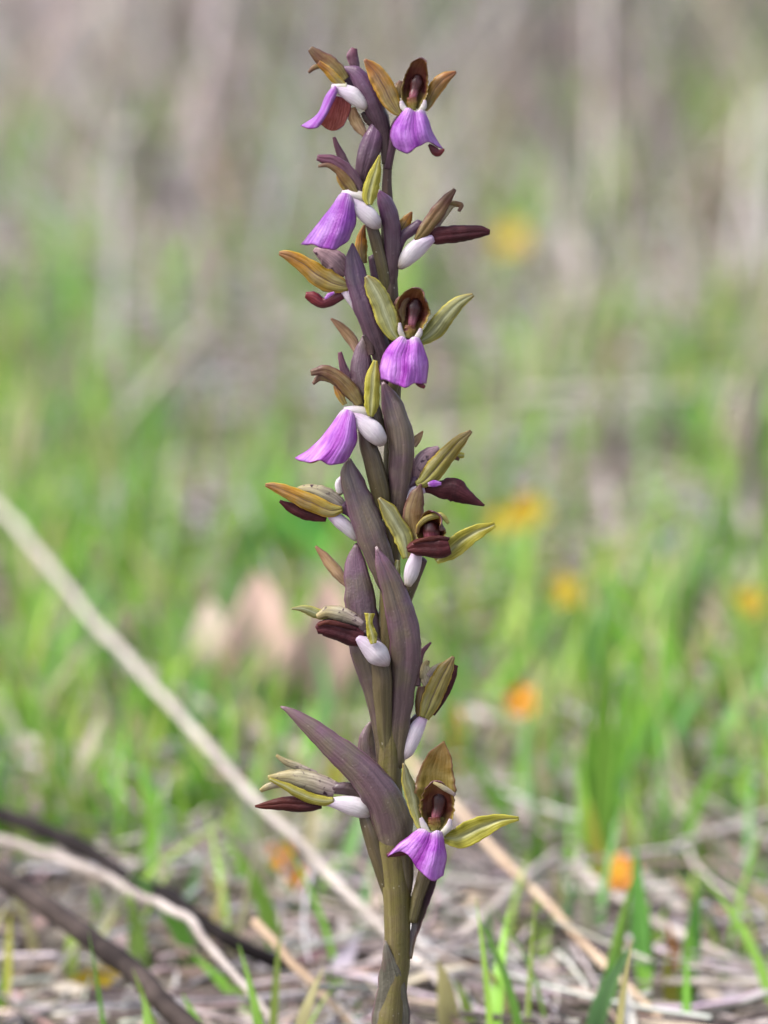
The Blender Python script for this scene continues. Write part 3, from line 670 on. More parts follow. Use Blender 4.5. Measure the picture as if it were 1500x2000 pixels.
# ------------------------------------------------------------------ single grass tufts
def leaf_obj(name, parent, root, tip, width, col, mat, sag=0.0, seg=10, wide=0.5, face=None, origin=(0, 0, 0), thick=0.0003):
    root, tip = np.array(root), np.array(tip); t = np.linspace(0, 1, seg + 1)
    ax = tip - root; T = unit(ax)
    side = unit(np.cross(T, np.array(face if face is not None else (rng.uniform(-.5, .5), -1, 0.2))))
    nr = np.cross(side, T)
    ctr = root + ax * t[:, None] + nr * (np.sin(t * math.pi) * sag * np.linalg.norm(ax))[:, None]
    pr = np.clip((t / wide) ** 0.5, 0.25, 1) * np.clip(((1 - t) / (1 - wide)) ** 0.75, 0.03, 1)
    w = width * pr
    V = []
    for sgn in (1, -1):
        for i in range(seg + 1):
            for k, s in enumerate((-1, -.5, 0, .5, 1)):
                V.append(ctr[i] + side * w[i] / 2 * s - nr * w[i] * 0.22 * (1 - s * s) + nr * sgn * thick / 2)
    Fc = []; o2 = (seg + 1) * 5
    for i in range(seg):
        for k in range(4):
            a = i * 5 + k
            Fc.append((a, a + 5, a + 6, a + 1)); Fc.append((o2 + a, o2 + a + 1, o2 + a + 6, o2 + a + 5))
        for k in (0, 4):
            a = i * 5 + k
            q = (a, o2 + a, o2 + a + 5, a + 5)
            Fc.append(q if k == 0 else tuple(reversed(q)))
    V = np.array(V) - np.array(origin)
    o = make_mesh(name, V, Fc, mat, parent)
    at = o.data.attributes.new('col', 'FLOAT_COLOR', 'POINT')
    cc = np.tile(np.array([*col, 1.0]), (len(V), 1)).astype(np.float32)
    at.data.foreach_set('color', cc.ravel())
    return o
def tuft(label, blades, name='grass_tuft', group='single grass tufts in the meadow'):
    """blades: (root x, root y, tip x, tip y, width mm, colour)"""
    r0 = ground_pt(blades[0][0], blades[0][1], 0.0)
    e = empty(name, r0)
    for (rx, ry, tx, ty, w, col) in blades:
        a = ground_pt(rx, ry, 0.0); dep = (a - CAM) @ F
        b = CAM + ray(tx, ty) * (dep + rng.uniform(-.012, .012))
        leaf_obj('blade', e, a, b, w * 0.001, col, M['grass'], sag=rng.uniform(-.07, .07), origin=r0)
    tag(e, label, 'grass', group)
G1, G2, G3, GY = (0.20, 0.42, 0.05), (0.25, 0.46, 0.06), (0.13, 0.33, 0.06), (0.42, 0.42, 0.07)
tuft('tallest bright green grass tuft beside the lowest open orchid flower', [(1172, 1770, 1148, 1380, 5, G1), (1165, 1765, 1190, 1180, 5, G2), (1180, 1768, 1150, 1560, 4, GY), (1160, 1772, 1130, 1480, 4, G2), (1176, 1760, 1215, 1330, 4, G1)])
tuft('upright green grass pair in front of the orange flower', [(1262, 1995, 1240, 1640, 4.5, G3), (1255, 2000, 1265, 1760, 4, G1)])
tuft('deep green grass blades beside the whitish stump', [(1345, 2005, 1366, 1725, 4.5, G3), (1330, 2005, 1345, 1800, 4, G1), (1320, 2010, 1300, 1860, 3.5, GY)])
tuft('lone thin green blade standing beside the orchid foot', [(968, 1985, 952, 1772, 2.6, G3)])
tuft('short green blades at the foot of the spike', [(668, 2030, 642, 1895, 2.8, G2), (690, 2040, 700, 1950, 2.4, G1)])
tuft('thin yellowish green blade standing beside the thick brown twig', [(4, 2030, 20, 1772, 2.2, GY), (-14, 2030, 8, 1880, 2, G2)])
tuft('green and yellow leaning blade below the broken tan straw', [(560, 2040, 372, 1860, 3.4, G1), (545, 2040, 470, 1930, 2.4, GY)])
tuft('green grass tuft behind the slim blackish twig', [(385, 1660, 362, 1530, 4, G1), (372, 1665, 400, 1500, 4, G2), (360, 1660, 330, 1540, 3.5, G3)])
tuft('green tuft beside the two small paired orange flowers', [(505, 1800, 488, 1640, 4, G1), (520, 1805, 530, 1660, 4, G3), (480, 1795, 450, 1660, 3.5, GY), (500, 1800, 440, 1610, 3.5, G1)])
tuft('low fresh green leaves lying flat on the bare litter', [(1460, 1790, 1530, 1755, 7, G2), (1470, 1795, 1420, 1765, 6, G1)])
tuft('short green blades between lowest orchid flower and tallest tuft', [(1045, 1740, 1050, 1600, 4, G1), (1055, 1745, 1040, 1650, 3.5, G3), (1048, 1880, 1046, 1760, 3, G2)])
tuft('wide green tuft rising above the far end of the slim blackish twig', [(20, 1520, 5, 1320, 5, G2), (35, 1525, 60, 1360, 4, G1), (10, 1520, -20, 1390, 4, G1)])
tuft('green tuft behind the very long bleached stalk', [(290, 1500, 268, 1290, 5, G1), (300, 1500, 320, 1260, 5, G2), (280, 1500, 240, 1330, 4, G2), (545, 1500, 560, 1370, 4, G3)])
tuft('bright green tuft by the level bleached stalk', [(1270, 1560, 1250, 1230, 5, G2), (1280, 1565, 1300, 1190, 5, G1), (1262, 1560, 1210, 1300, 4.5, G1), (1290, 1560, 1345, 1280, 4.5, G2), (1400, 1420, 1440, 1330, 5, G1)])

# ---- broad leaves
BL = 'broad low leaves in the meadow'
def broad(label, px, py, leaves, col, name='broad_leaf_plant'):
    r0 = ground_pt(px, py, 0); e = empty(name, r0); dep = (r0 - CAM) @ F
    for (tx, ty, w) in leaves:
        b = CAM + ray(tx, ty) * (dep + rng.uniform(-.02, .02))
        leaf_obj('leaf', e, r0, b, w * .001, col, M['leafy'], sag=rng.uniform(-.15, .15), wide=0.45, origin=r0)
    tag(e, label, 'plant', BL)
broad('bright green broad leaved plant close behind the orchid bracts', 610, 1175, [(640, 960, 26), (560, 1010, 22), (690, 1060, 18)], (0.10, 0.36, 0.05))
broad('bluish green leaves beside the brighter broad leaved plant', 520, 1180, [(500, 1020, 24), (440, 1080, 20), (560, 1060, 16)], (0.10, 0.28, 0.18))
broad('low bluish green leaves between the dark twigs and orchid foot', 420, 1905, [(330, 1850, 7), (500, 1860, 7), (430, 1830, 6)], (0.07, 0.20, 0.07))
# ---- dead leaves
def dead_leaf(label, px, py, tx, ty, w, col, h=0.0, name='dead_leaf', cat='leaf', group='dead leaves'):
    a = ground_pt(px, py, h); dep = (a - CAM) @ F
    b = CAM + ray(tx, ty) * dep
    o = leaf_obj(name, None, a, b, w * .001, col, M['leafy'], sag=0.12, wide=0.5, origin=a); o.location = a
    tag(o, label, cat, group)
PK = (0.72, 0.52, 0.43)
dead_leaf('largest pinkish bleached dead leaf standing in the grass', 500, 1420, 505, 1115, 23, PK)
dead_leaf('pinkish dead leaf close behind the orchid bracts', 630, 1400, 640, 1120, 21, (0.70, 0.50, 0.41))
dead_leaf('small pale dead leaf beside the large pinkish one', 425, 1400, 412, 1170, 16, (0.60, 0.50, 0.42))
dead_leaf('yellow fallen leaf under the thick brown twig', 130, 1925, 245, 1900, 6, (0.55, 0.40, 0.03), .006)
dead_leaf('upright rust orange dead blade between deep green grass blades', 1316, 1975, 1304, 1800, 3.0, (0.50, 0.22, 0.06))
dead_leaf('orange dead blade near the lowest open orchid flower', 880, 1530, 892, 1375, 6, (0.62, 0.30, 0.05))
dead_leaf('brown orange dead leaf tucked in the litter by the tallest tuft', 1090, 1620, 1105, 1530, 5, (0.45, 0.22, 0.10))
dead_leaf('yellow green dying blade close behind the orchid stem', 750 - 90, 1560, 645, 1470, 5, (0.45, 0.33, 0.06))

# ---- small yellow flowers
FM = {'o': tissue('orange_petal_skin', [(0, (0.72, 0.30, 0.015)), (1, (0.78, 0.42, 0.02))], rough=0.5, trans=0.25, bump=0.1),
      'y': tissue('yellow_petal_skin', [(0, (0.70, 0.48, 0.02)), (1, (0.74, 0.58, 0.05))], rough=0.5, trans=0.25, bump=0.1)}
def wild_flower(label, px, py, ry, size, kind):
    """head at the pixel (px,py), rooted below it at image row ry"""
    a = ground_pt(px, ry, 0); dep = (a - CAM) @ F
    c = CAM + ray(px, py) * dep
    e = empty('wild_flower', a)
    n = 10; S = np.array([a * (1 - t) + c * t + np.array([0.003 * math.sin(t * 3), 0, 0]) for t in np.linspace(0, 1, n)])
    V, Fc, uv = tube_geo(S, np.full(n, 0.0007), 7)
    o = make_mesh('stalk', V - a, Fc, M['leafy'], e, uv)
    at = o.data.attributes.new('col', 'FLOAT_COLOR', 'POINT'); at.data.foreach_set('color', np.tile(np.array([.13, .26, .05, 1], np.float32), len(V)))
    nrm = unit(np.array([rng.uniform(-.3, .3), -0.8, 0.7])); X = unit(np.cross(nrm, np.array([0, 0, 1.0]))); Y = np.cross(nrm, X)
    npet = 9
    for k in range(npet):
        th = 2 * math.pi * k / npet + rng.uniform(-.1, .1)
        dr = X * math.cos(th) + Y * math.sin(th)
        tip = c + dr * size * 0.5 * rng.uniform(.85, 1.1) + nrm * size * 0.12
        leaf_obj('petal', e, c + dr * size * 0.04, tip, size * 0.3, (1, 1, 1), FM[kind], seg=5, wide=0.6, face=nrm, origin=a)
    C = np.array([c + nrm * size * z for z in (-0.12, -0.02, 0.06, 0.1)])
    V, Fc, uv = tube_geo(C, np.array([.06, .13, .13, .05]) * size, 10)
    make_mesh('disc', V - a, Fc, FM['o'], e, uv)
    tag(e, label, 'flower', 'small yellow wild flowers')
wild_flower('round orange flower low behind the upright grass pair', 1213, 1708, 1850, .0100, 'o')
wild_flower('orange flower beside the green tuft, upper of a close pair', 548, 1672, 1830, .0078, 'o')
wild_flower('dull orange flower, lower of a close pair by the green tuft', 584, 1716, 1840, .0070, 'o')
wild_flower('orange yellow flower above the level pale stalk', 1022, 1374, 1520, .0110, 'o')
wild_flower('yellow flower in thick grass below the pale yellow one', 1106, 1155, 1340, .0115, 'y')
wild_flower('pale yellow flower behind the maroon lipped orchid flower', 1030, 1000, 1190, .0140, 'y')
wild_flower('small yellow flower touching the pale yellow one', 975, 1022, 1130, .0110, 'y')
wild_flower('farthest yellow flower, behind the upper part of the spike', 1000, 470, 640, .0150, 'y')
wild_flower('outermost yellow flower under the brownish grey straw', 1462, 1180, 1290, .0110, 'y')
# ------------------------------------------------------------------ the orchid
# where the leaning stem meets the ground
_lo, _hi = 2000.0, 2900.0
for _k in range(40):
    _mid = (_lo + _hi) / 2
    if plant((758, _mid, 0))[2] > 0: _lo = _mid
    else: _hi = _mid
BASE_Y = _lo
PLANT_BASE = plant((758, BASE_Y, 0))
orchid = empty('orchid', PLANT_BASE)
tag(orchid, 'tall wild orchid spike with purple lipped flowers and purplish brown bracts', 'orchid')

def B(mats, pts, name='bract', **k): return blade(name, orchid, mats, pts, **k)
BR, BT = [M['bract'], M['bract_in']], [M['bract_top'], M['bract_top']]

ptube('stem', orchid, M['stem'], [(758, BASE_Y + 40, 34), (762, 2150, 31), (763, 2000, 29), (768, 1940, 27), (774, 1880, 26), (776, 1800, 26), (773, 1720, 29), (766, 1650, 32),
      (761, 1590, 28), (760, 1500, 23), (760, 1420, 23), (755, 1330, 22), (758, 1250, 20), (762, 1150, 20), (765, 1080, 18), (768, 1000, 20), (768, 950, 19), (768, 880, 18),
      (766, 800, 17), (768, 720, 17), (766, 640, 17), (763, 580, 16), (760, 530, 15), (757, 460, 13), (757, 400, 11), (756, 350, 9.5), (758, 300, 9), (757, 265, 8), (752, 225, 6)],
      n=150, k=24, ridge=0.025, nr=5, twist=9, jit=1.5)
# ---- lowest sheathing leaf
B([M['sheath'], M['bract_in']], [(751, 1837, 4, 26), (757, 1872, 24, 27), (764, 1920, 52, 22), (764, 1965, 67, 16), (762, 2010, 74, 14), (760, 2120, 84, 12), (758, 2300, 92, 10), (757, BASE_Y + 20, 90, 8)], name='sheath_leaf', arc=(30, 190), m=17, n=40)
# ---- bracts, from the foot of the spike upwards
B(BR, [(846, 1655, 16, -22), (838, 1700, 42, -12), (828, 1745, 40, -8), (816, 1795, 26, -2), (806, 1840, 12, 6), (802, 1872, 4, 10)], arc=(-60, -150), roll=25)
B(BR, [(548, 1380, 3, 20), (570, 1391, 16, 24), (596, 1410, 30, 28), (642, 1449, 48, 34), (686, 1487, 58, 38), (724, 1526, 66, 40), (752, 1568, 72, 36), (768, 1615, 76, 24), (776, 1660, 66, 16), (781, 1700, 54, 12), (784, 1745, 40, 4)], arc=(50, 165), n=44, m=17, thick=5)
B(BR, [(725, 1408, 8, -30), (718, 1440, 34, -28), (722, 1480, 42, -24), (738, 1525, 40, -14), (752, 1580, 30, -5)], arc=80, roll=-15)
B(BR, [(697, 1060, 4, 6), (695, 1100, 40, 10), (701, 1150, 57, 14), (707, 1200, 62, 16), (715, 1260, 64, 18), (728, 1320, 54, 18), (739, 1370, 46, 16), (748, 1430, 40, 10), (754, 1500, 34, 2)], arc=(60, 150), n=40, m=17, thick=5)
B(BR, [(735, 1068, 4, 52), (752, 1110, 34, 54), (771, 1160, 50, 50), (786, 1215, 58, 46), (793, 1270, 58, 42), (790, 1320, 54, 34), (783, 1380, 44, 24), (778, 1440, 38, 14), (773, 1500, 32, 4)], arc=(50, 150), n=40, m=17, thick=5, fold=0.5)
B(BR, [(681, 895, 8, 22), (684, 925, 40, 26), (696, 965, 50, 32), (712, 1010, 56, 36), (730, 1060, 58, 36), (748, 1110, 48, 30), (764, 1155, 38, 18), (772, 1200, 30, 6)], arc=(60, 140), n=36, m=17, thick=5, fold=0.4)
B(BR, [(748, 746, 5, 30), (763, 785, 40, 34), (778, 830, 49, 36), (784, 880, 49, 34), (782, 930, 44, 28), (776, 980, 38, 18), (772, 1030, 30, 6)], arc=(60, 150), n=36, m=17, thick=5, fold=0.4)
B(BR, [(714, 652, 6, 10), (708, 690, 34, 14), (706, 725, 46, 18), (712, 765, 46, 20), (726, 805, 38, 16), (742, 850, 30, 8)], arc=(50, 130), n=30)
B(BT, [(688, 476, 4, 24), (691, 508, 32, 28), (697, 550, 43, 34), (713, 600, 44, 38), (732, 648, 42, 34), (747, 700, 38, 24), (757, 750, 30, 12)], arc=(50, 140), n=34, m=15, thick=5, fold=0.4)
B(BT, [(738, 371, 6, 26), (752, 395, 32, 26), (763, 430, 36, 24), (766, 475, 32, 20), (766, 520, 27, 14), (764, 565, 22, 6)], arc=(80, 160), n=30, thick=5)
B(BT, [(737, 236, 14, 16), (729, 270, 36, 20), (717, 310, 40, 20), (709, 345, 30, 16), (708, 372, 10, 12)], arc=110, n=26, thick=5, fold=0.5)
B(BT, [(668, 132, 5, 18), (692, 141, 26, 24), (712, 168, 40, 28), (729, 203, 41, 28), (744, 243, 32, 20), (752, 285, 22, 8), (754, 320, 14, 2)], arc=(70, 150), n=32, m=15, thick=5)
ptube('bract_base', orchid, M['ovary_p'], [(728, 500, 9), (738, 545, 13), (750, 600, 12), (760, 650, 8)], d=-8)

class Fl:
    """one flower: its ovary is the part 'flower', everything else hangs under it"""
    def __init__(s, label, ovary, d=0, mat='ovary', **k):
        s.o = ptube('flower', orchid, M[mat], ovary, d=d, ridge=0.07, nr=6, twist=5, **k)
        s.o['label'] = label
    def b(s, name, mats, pts, **k):
        mats = [M[x] for x in mats] if isinstance(mats, (tuple, list)) else M[mats]
        return blade(name, s.o, mats, pts, **k)
    def t(s, name, mat, pts, **k): return ptube(name, s.o, M[mat], pts, **k)
    def p(s, name, mats, rows, **k):
        mats = [M[x] for x in mats] if isinstance(mats, (tuple, list)) else M[mats]
        return patch(name, s.o, mats, rows, **k)
LIP = ('lip', 'lip_under')

def rows_d(rows, dd):
    """add a depth to each control point: dd[i][j]"""
    return [[(x, y, dd[i][j]) for j, (x, y) in enumerate(r)] for i, r in enumerate(rows)]
FACE_D = [[6, 10, 8, 10, 6], [-2, 16, 14, 16, -2], [-10, 18, 22, 18, -10], [-16, 14, 22, 14, -14]]
SIDE_D = [[-6, 0, 6, 6, 2], [-12, 2, 12, 12, 0], [-14, 4, 18, 16, -6], [-16, 2, 16, 14, -12]]

# F1 - lowest right, wide open
f = Fl('lowest open flower with small notched purple lip and tall olive sepal', [(803, 1800, 11, 4), (818, 1745, 13, 8), (836, 1690, 14, 12), (848, 1640, 13, 24)])
f.b('sepal', 'back', [(868, 1448, 3, 4), (861, 1475, 44, 6), (853, 1510, 70, 6), (851, 1545, 79, 8), (851, 1582, 64, 14), (850, 1612, 34, 22)], d=14, arc=-55, wave=0.03)
f.b('sepal', 'sepal_g', [(788, 1490, 5), (797, 1525, 24), (806, 1560, 27), (813, 1595, 20, 6), (820, 1620, 10, 14)], d=30, arc=70, roll=-20)
f.b('sepal', 'sepal_y', [(1013, 1599, 8, 18), (978, 1603, 26, 22), (932, 1619, 46, 18), (897, 1636, 44, 10), (868, 1636, 20)], d=34, arc=-40, wave=0.05, fold=0.8)
f.b('hood', ('hood_in', 'hood_out'), [(852, 1528, 26, 36), (853, 1540, 52, 20), (854, 1565, 68, 6), (853, 1595, 64, 4), (850, 1622, 44, 12)], d=36, arc=(-120, -150), m=15)
f.b('petal', ('cream', 'sepal_b'), [(848, 1529, 5), (868, 1539, 10, 4), (889, 1553, 6)], d=76, arc=60)
f.t('column', 'column', [(860, 1543, 6), (859, 1560, 13), (856, 1580, 10, 4), (851, 1594, 8, 8), (850, 1606, 6, 10)], d=32, ridge=0.18, nr=2)
f.b('throat', 'pad', [(848, 1596, 22), (849, 1612, 26), (847, 1624, 16)], d=52, arc=60)
f.b('throat_wing', 'white', [(822, 1596, 6), (827, 1612, 13), (836, 1626, 10)], d=58, arc=70)
f.b('throat_wing', 'white', [(880, 1600, 6), (875, 1616, 14), (862, 1630, 12)], d=56, arc=70)
f.p('lip', LIP, rows_d([[(818, 1619), (830, 1620), (842, 1627), (853, 1622), (863, 1625)], [(795, 1635), (818, 1640), (838, 1646), (855, 1642), (869, 1648)],
    [(772, 1654), (803, 1655), (830, 1674), (853, 1677), (872, 1674)], [(756, 1672), (790, 1663), (816, 1698), (844, 1719), (866, 1711)]],
    [[4, 10, 8, 10, 4], [-4, 14, 12, 16, 0], [-6, 10, 16, 20, -4], [-10, 4, 10, 16, -8]]), d=56, ruffle=3.2, jit=1.8)
f.b('lip_margin', 'crimson', [(757, 1671, 8, -4), (772, 1666, 15), (790, 1663, 14), (806, 1663, 6, 4)], d=46, arc=120)

# F2 - lowest left, in profile
f = Fl('lowest folded flower with russet lip below the largest bract', [(764, 1770, 8, 4), (752, 1715, 15, 4), (735, 1660, 17, 6), (722, 1615, 17, 6), (712, 1580, 15, 2), (700, 1548, 14, 2), (672, 1540, 13, 6), (650, 1540, 10, 6)], mat='ovary')
f.b('sepal', ('cream', 'sepal_y'), [(541, 1474, 5), (562, 1488, 13), (588, 1500, 14), (618, 1513, 10)], d=-8, arc=80)
f.b('hood', 'cream', [(523, 1517, 7), (555, 1517, 23), (590, 1523, 38), (625, 1533, 42), (655, 1543, 30)], d=10, arc=120)
f.b('sepal', 'sepal_y', [(525, 1521, 6), (560, 1538, 15), (595, 1554, 21), (630, 1564, 19), (652, 1563, 10)], d=24, arc=90)
f.b('petal', 'cream', [(509, 1545, 7), (522, 1537, 13), (540, 1534, 12), (556, 1534, 8)], d=4, arc=100, wave=0.1)
f.b('lip', 'maroon_r', [(498, 1575, 3), (515, 1574, 12), (540, 1571, 22), (572, 1571, 29), (604, 1573, 24), (628, 1574, 10)], d=10, arc=(160, 230), fold=1.0, wave=0.05, m=17, crinkle=0.02)
f.t('spur', 'spur', [(630, 1568, 4.5), (655, 1569, 11.7), (686, 1574, 18.9), (708, 1583, 17.1), (722, 1591, 9.0)], d=18, ridge=0.05, nr=3, twist=1.5, squash=0.85, jit=2.0)

# F3 - right side above
f = Fl('shrivelled flower turned upward with dark lip edge', [(778, 1450, 8), (800, 1420, 10), (818, 1402, 11)], d=-6)
f.b('sepal', 'sepal_p', [(842, 1255, 4), (834, 1263, 8), (824, 1275, 11), (818, 1300, 14), (816, 1340, 12)], d=-10, arc=60)
f.b('hood', 'cream', [(837, 1289, 9), (831, 1303, 17), (837, 1325, 30), (848, 1350, 26)], d=-2, arc=110, wave=0.15)
f.b('petal', 'cream', [(868, 1295, 6), (850, 1305, 13), (838, 1320, 14)], d=4, arc=90)
f.b('sepal', 'sepal_b', [(826, 1340, 16), (822, 1365, 22), (822, 1390, 20), (826, 1404, 14)], d=2, arc=110)
f.b('sepal', 'sepal', [(885, 1284, 6), (870, 1308, 30), (854, 1340, 38), (840, 1374, 36), (828, 1402, 20)], d=12, arc=90, fold=0.7)
f.b('lip', 'maroon', [(891, 1298, 12), (879, 1328, 22), (864, 1360, 20), (846, 1396, 8)], d=2, arc=150, wave=0.12, wfreq=6)
f.t('spur', 'spur', [(827, 1402, 9.0), (815, 1422, 14.4), (803, 1448, 14.8), (794, 1470, 10.8), (789, 1481, 4.5)], d=4, ridge=0.05, nr=3, twist=1.5, squash=0.85, jit=2.0)

# F4 - left, rolled maroon lip
f = Fl('flower with rolled maroon lip and broad white spur over the bracts', [(757, 1500, 10, 6), (752, 1430, 15, 12), (748, 1360, 19, 26), (745, 1310, 20, 34), (738, 1270, 16, 34), (715, 1235, 11, 38)], mat='ovary')
f.b('sepal', 'sepal_g', [(570, 1190, 4), (592, 1190, 14), (615, 1197, 22), (645, 1204, 18)], d=46, arc=60)
f.b('hood', 'cream', [(619, 1204, 10), (643, 1195, 25), (676, 1202, 27), (710, 1220, 12)], d=58, arc=120)
f.b('throat', 'dark', [(630, 1215, 10), (660, 1215, 16), (700, 1226, 14)], d=52, arc=90)  # dark strip that paints in the shade between hood and lip
f.b('lip', 'maroon', [(619, 1231, 14), (632, 1227, 29), (660, 1233, 35), (686, 1241, 39), (709, 1248, 26)], d=58, arc=(240, 200), fold=1.1, wave=0.08, wfreq=2, m=17)
f.b('lip_margin', 'maroon_r', [(620, 1222, 5), (640, 1215, 9, 2), (668, 1219, 9, 4), (696, 1228, 6)], d=66, arc=90, wave=0.2)
f.b('sepal', 'sepal_y', [(722, 1198, 20), (721, 1216, 13), (727, 1240, 20), (730, 1257, 12)], d=84, arc=70, wave=0.12)
f.t('spur', 'spur', [(698, 1246, 8.1), (718, 1262, 18.0), (738, 1279, 22.5), (752, 1292, 14.4), (757, 1298, 8.1)], d=62, ridge=0.05, nr=3, twist=1.5, squash=0.85, jit=2.0)

# F5 - hidden left flower: only a dry sepal tip shows
f = Fl('withered flower mostly hidden behind bracts', [(748, 1230, 9), (724, 1190, 10), (690, 1155, 9)], d=-22)
f.b('sepal', 'dry', [(617, 1067, 4), (640, 1093, 21), (660, 1118, 22), (682, 1146, 10)], d=-20, arc=110, fold=0.5)

# F6 - right, rolled maroon lip facing the lens
f = Fl('flower with rolled maroon lip and spread yellow green sepals', [(780, 1195, 14, 6), (794, 1165, 13, 10), (812, 1125, 11, 16), (826, 1092, 9, 26)])
f.b('sepal', 'sepal_b', [(822, 945, 3), (814, 970, 30), (808, 1000, 42), (811, 1032, 40), (822, 1060, 26, 8)], d=28, arc=60)
f.b('sepal', 'sepal_g', [(740, 974, 7), (757, 996, 31), (775, 1025, 36), (789, 1055, 36), (795, 1090, 16)], d=46, arc=50, fold=-0.4)
f.b('sepal', 'sepal_y', [(967, 1024, 10, 8), (935, 1037, 28, 8), (905, 1055, 38, 4), (878, 1078, 36), (852, 1096, 14)], d=34, arc=-40, wave=0.05, fold=0.6)
f.b('hood', ('hood_in', 'hood_out'), [(856, 1010, 30, 34), (848, 1016, 50, 16), (843, 1034, 58, 2), (842, 1060, 50, 6)], d=40, arc=(-140, -160), m=15)
f.b('petal', 'sepal', [(816, 1042, 5, -8), (820, 1026, 9, -4), (834, 1013, 11), (852, 1008, 12), (866, 1011, 10, 2), (876, 1024, 6)], d=64, arc=70)
f.t('column', 'column', [(838, 1022, 12), (842, 1036, 17), (842, 1052, 14)], d=46)
f.b('sepal', 'sepal_g', [(776, 1095, 8), (772, 1118, 14), (768, 1140, 6)], d=26, arc=60)
f.b('lip', 'maroon', [(796, 1074, 8), (810, 1070, 28), (835, 1069, 37), (860, 1070, 40), (878, 1067, 30)], d=68, arc=(180, 240), fold=1.0, wave=0.08, wfreq=2, m=17)
f.b('lip_margin', 'maroon_r', [(806, 1060, 4), (830, 1054, 8, 3), (858, 1051, 9, 3), (878, 1053, 6)], d=76, arc=90, wave=0.2)
f.t('spur', 'spur', [(813, 1080, 11.7), (808, 1100, 14.8), (801, 1125, 13.5), (796, 1143, 7.2)], d=44, ridge=0.05, nr=3, twist=1.5, squash=0.85, jit=2.0)

# F7 - left, in profile
f = Fl('flower with cream spotted hood and thin dark lip under an amber sepal', [(742, 1110, 10), (715, 1050, 11), (690, 1005, 11), (668, 990, 12)], d=4, mat='ovary_p')
f.b('hood', 'cream', [(574, 958, 8), (600, 957, 22), (630, 966, 35), (658, 984, 34), (674, 994, 18)], d=6, arc=120)
f.b('sepal', 'sepal_o', [(518, 947, 6), (535, 951, 17), (572, 965, 29), (608, 982, 35), (645, 997, 28), (670, 994, 12)], d=22, arc=90, fold=0.8)
f.b('lip', 'maroon', [(547, 977, 5), (573, 992, 20), (604, 1006, 22), (638, 1016, 8)], d=8, arc=150)
f.t('spur', 'spur', [(646, 1004, 10.8), (666, 1020, 13.5), (683, 1037, 10.8), (697, 1054, 4.5)], d=10, ridge=0.05, nr=3, twist=1.5, squash=0.85, jit=2.0)
f.t('spur', 'spur', [(668, 932, 4.5), (662, 945, 8.1), (664, 965, 7.2)], d=-8, ridge=0.05, nr=3, twist=1.5, squash=0.85, jit=2.0)

# F8 - right, in profile, maroon lip bent down
f = Fl('flower with pointed maroon lip bent downward', [(772, 1000, 9), (785, 968, 10), (802, 946, 11), (815, 938, 11)], d=6, mat='ovary_p')
f.b('sepal', 'dry', [(825, 842, 3), (815, 856, 15), (806, 870, 14)], d=-12, arc=60)
f.b('hood', 'mauve', [(858, 876, 12), (836, 891, 32), (819, 914, 38), (812, 936, 26)], d=6, arc=110)
f.b('petal', 'sepal_y', [(907, 889, 9), (892, 888, 15), (874, 890, 12)], d=-2, arc=100, wave=0.1)
f.b('petal', 'sepal_b', [(898, 898, 5), (888, 893, 10), (876, 893, 10)], d=2, arc=90)
f.b('sepal', 'sepal', [(919, 841, 7), (897, 861, 25), (871, 890, 35), (846, 921, 40), (826, 941, 26), (812, 947, 12)], d=22, arc=95, fold=0.8)
f.b('lip', ('maroon', 'lip_under'), [(828, 955, 14), (848, 955, 26), (866, 956, 37), (886, 956, 46), (905, 966, 36), (926, 978, 18), (947, 987, 3)], d=12, arc=110, wave=0.06)
f.b('lip_margin', 'lip', [(836, 946, 8), (848, 944, 13), (862, 944, 5)], d=32, arc=60)
f.t('spur', 'spur', [(826, 953, 9.0), (808, 962, 11.7), (795, 982, 10.8), (786, 1002, 6.3)], d=14, ridge=0.05, nr=3, twist=1.5, squash=0.85, jit=2.0)

# F9 - left, large purple lip
f = Fl('flower with broad purple lip above the middle of the spike', [(752, 1010, 14, 10), (742, 955, 19, 22), (730, 905, 19, 26), (718, 866, 17, 26), (710, 825, 12, 28)])
f.b('sepal', 'dry', [(645, 622, 4), (667, 641, 17), (685, 662, 22), (700, 688, 14)], d=-14, arc=90)
f.b('sepal', 'sepal_p', [(664, 687, 8), (668, 705, 13), (676, 730, 18), (684, 752, 14)], d=14, arc=70)
f.b('petal', 'sepal_b', [(612, 751, 6), (626, 739, 13), (646, 741, 14), (666, 756, 12)], d=32, arc=90)
f.b('hood', 'sepal_b', [(607, 728, 10), (634, 725, 22), (662, 739, 28), (686, 763, 31), (704, 792, 16)], d=38, arc=110, fold=0.7)
f.b('petal', 'sepal_o', [(656, 752, 8), (664, 768, 15), (675, 790, 10)], d=30, arc=70)
f.b('sepal', 'sepal_y', [(735, 704, 8), (729, 732, 26), (726, 765, 30), (725, 795, 27), (724, 814, 10)], d=56, arc=75, fold=0.6)
f.t('throat', 'white', [(672, 800, 6), (690, 803, 11), (712, 806, 11), (724, 812, 8)], d=40)
f.t('spur', 'spur', [(688, 810, 7.2), (706, 824, 15.3), (727, 843, 20.7), (742, 859, 15.3), (748, 867, 8.1)], d=48, ridge=0.05, nr=3, twist=1.5, squash=0.85, jit=2.0)
f.p('lip', LIP, rows_d([[(664, 806), (671, 801), (679, 801), (687, 804), (693, 812)], [(642, 836), (657, 830), (672, 832), (686, 834), (697, 838)],
    [(608, 874), (632, 868), (656, 872), (679, 868), (697, 863)], [(575, 894), (598, 904), (625, 900), (652, 909), (683, 894)]], SIDE_D), d=56, ruffle=3.2, jit=1.8)

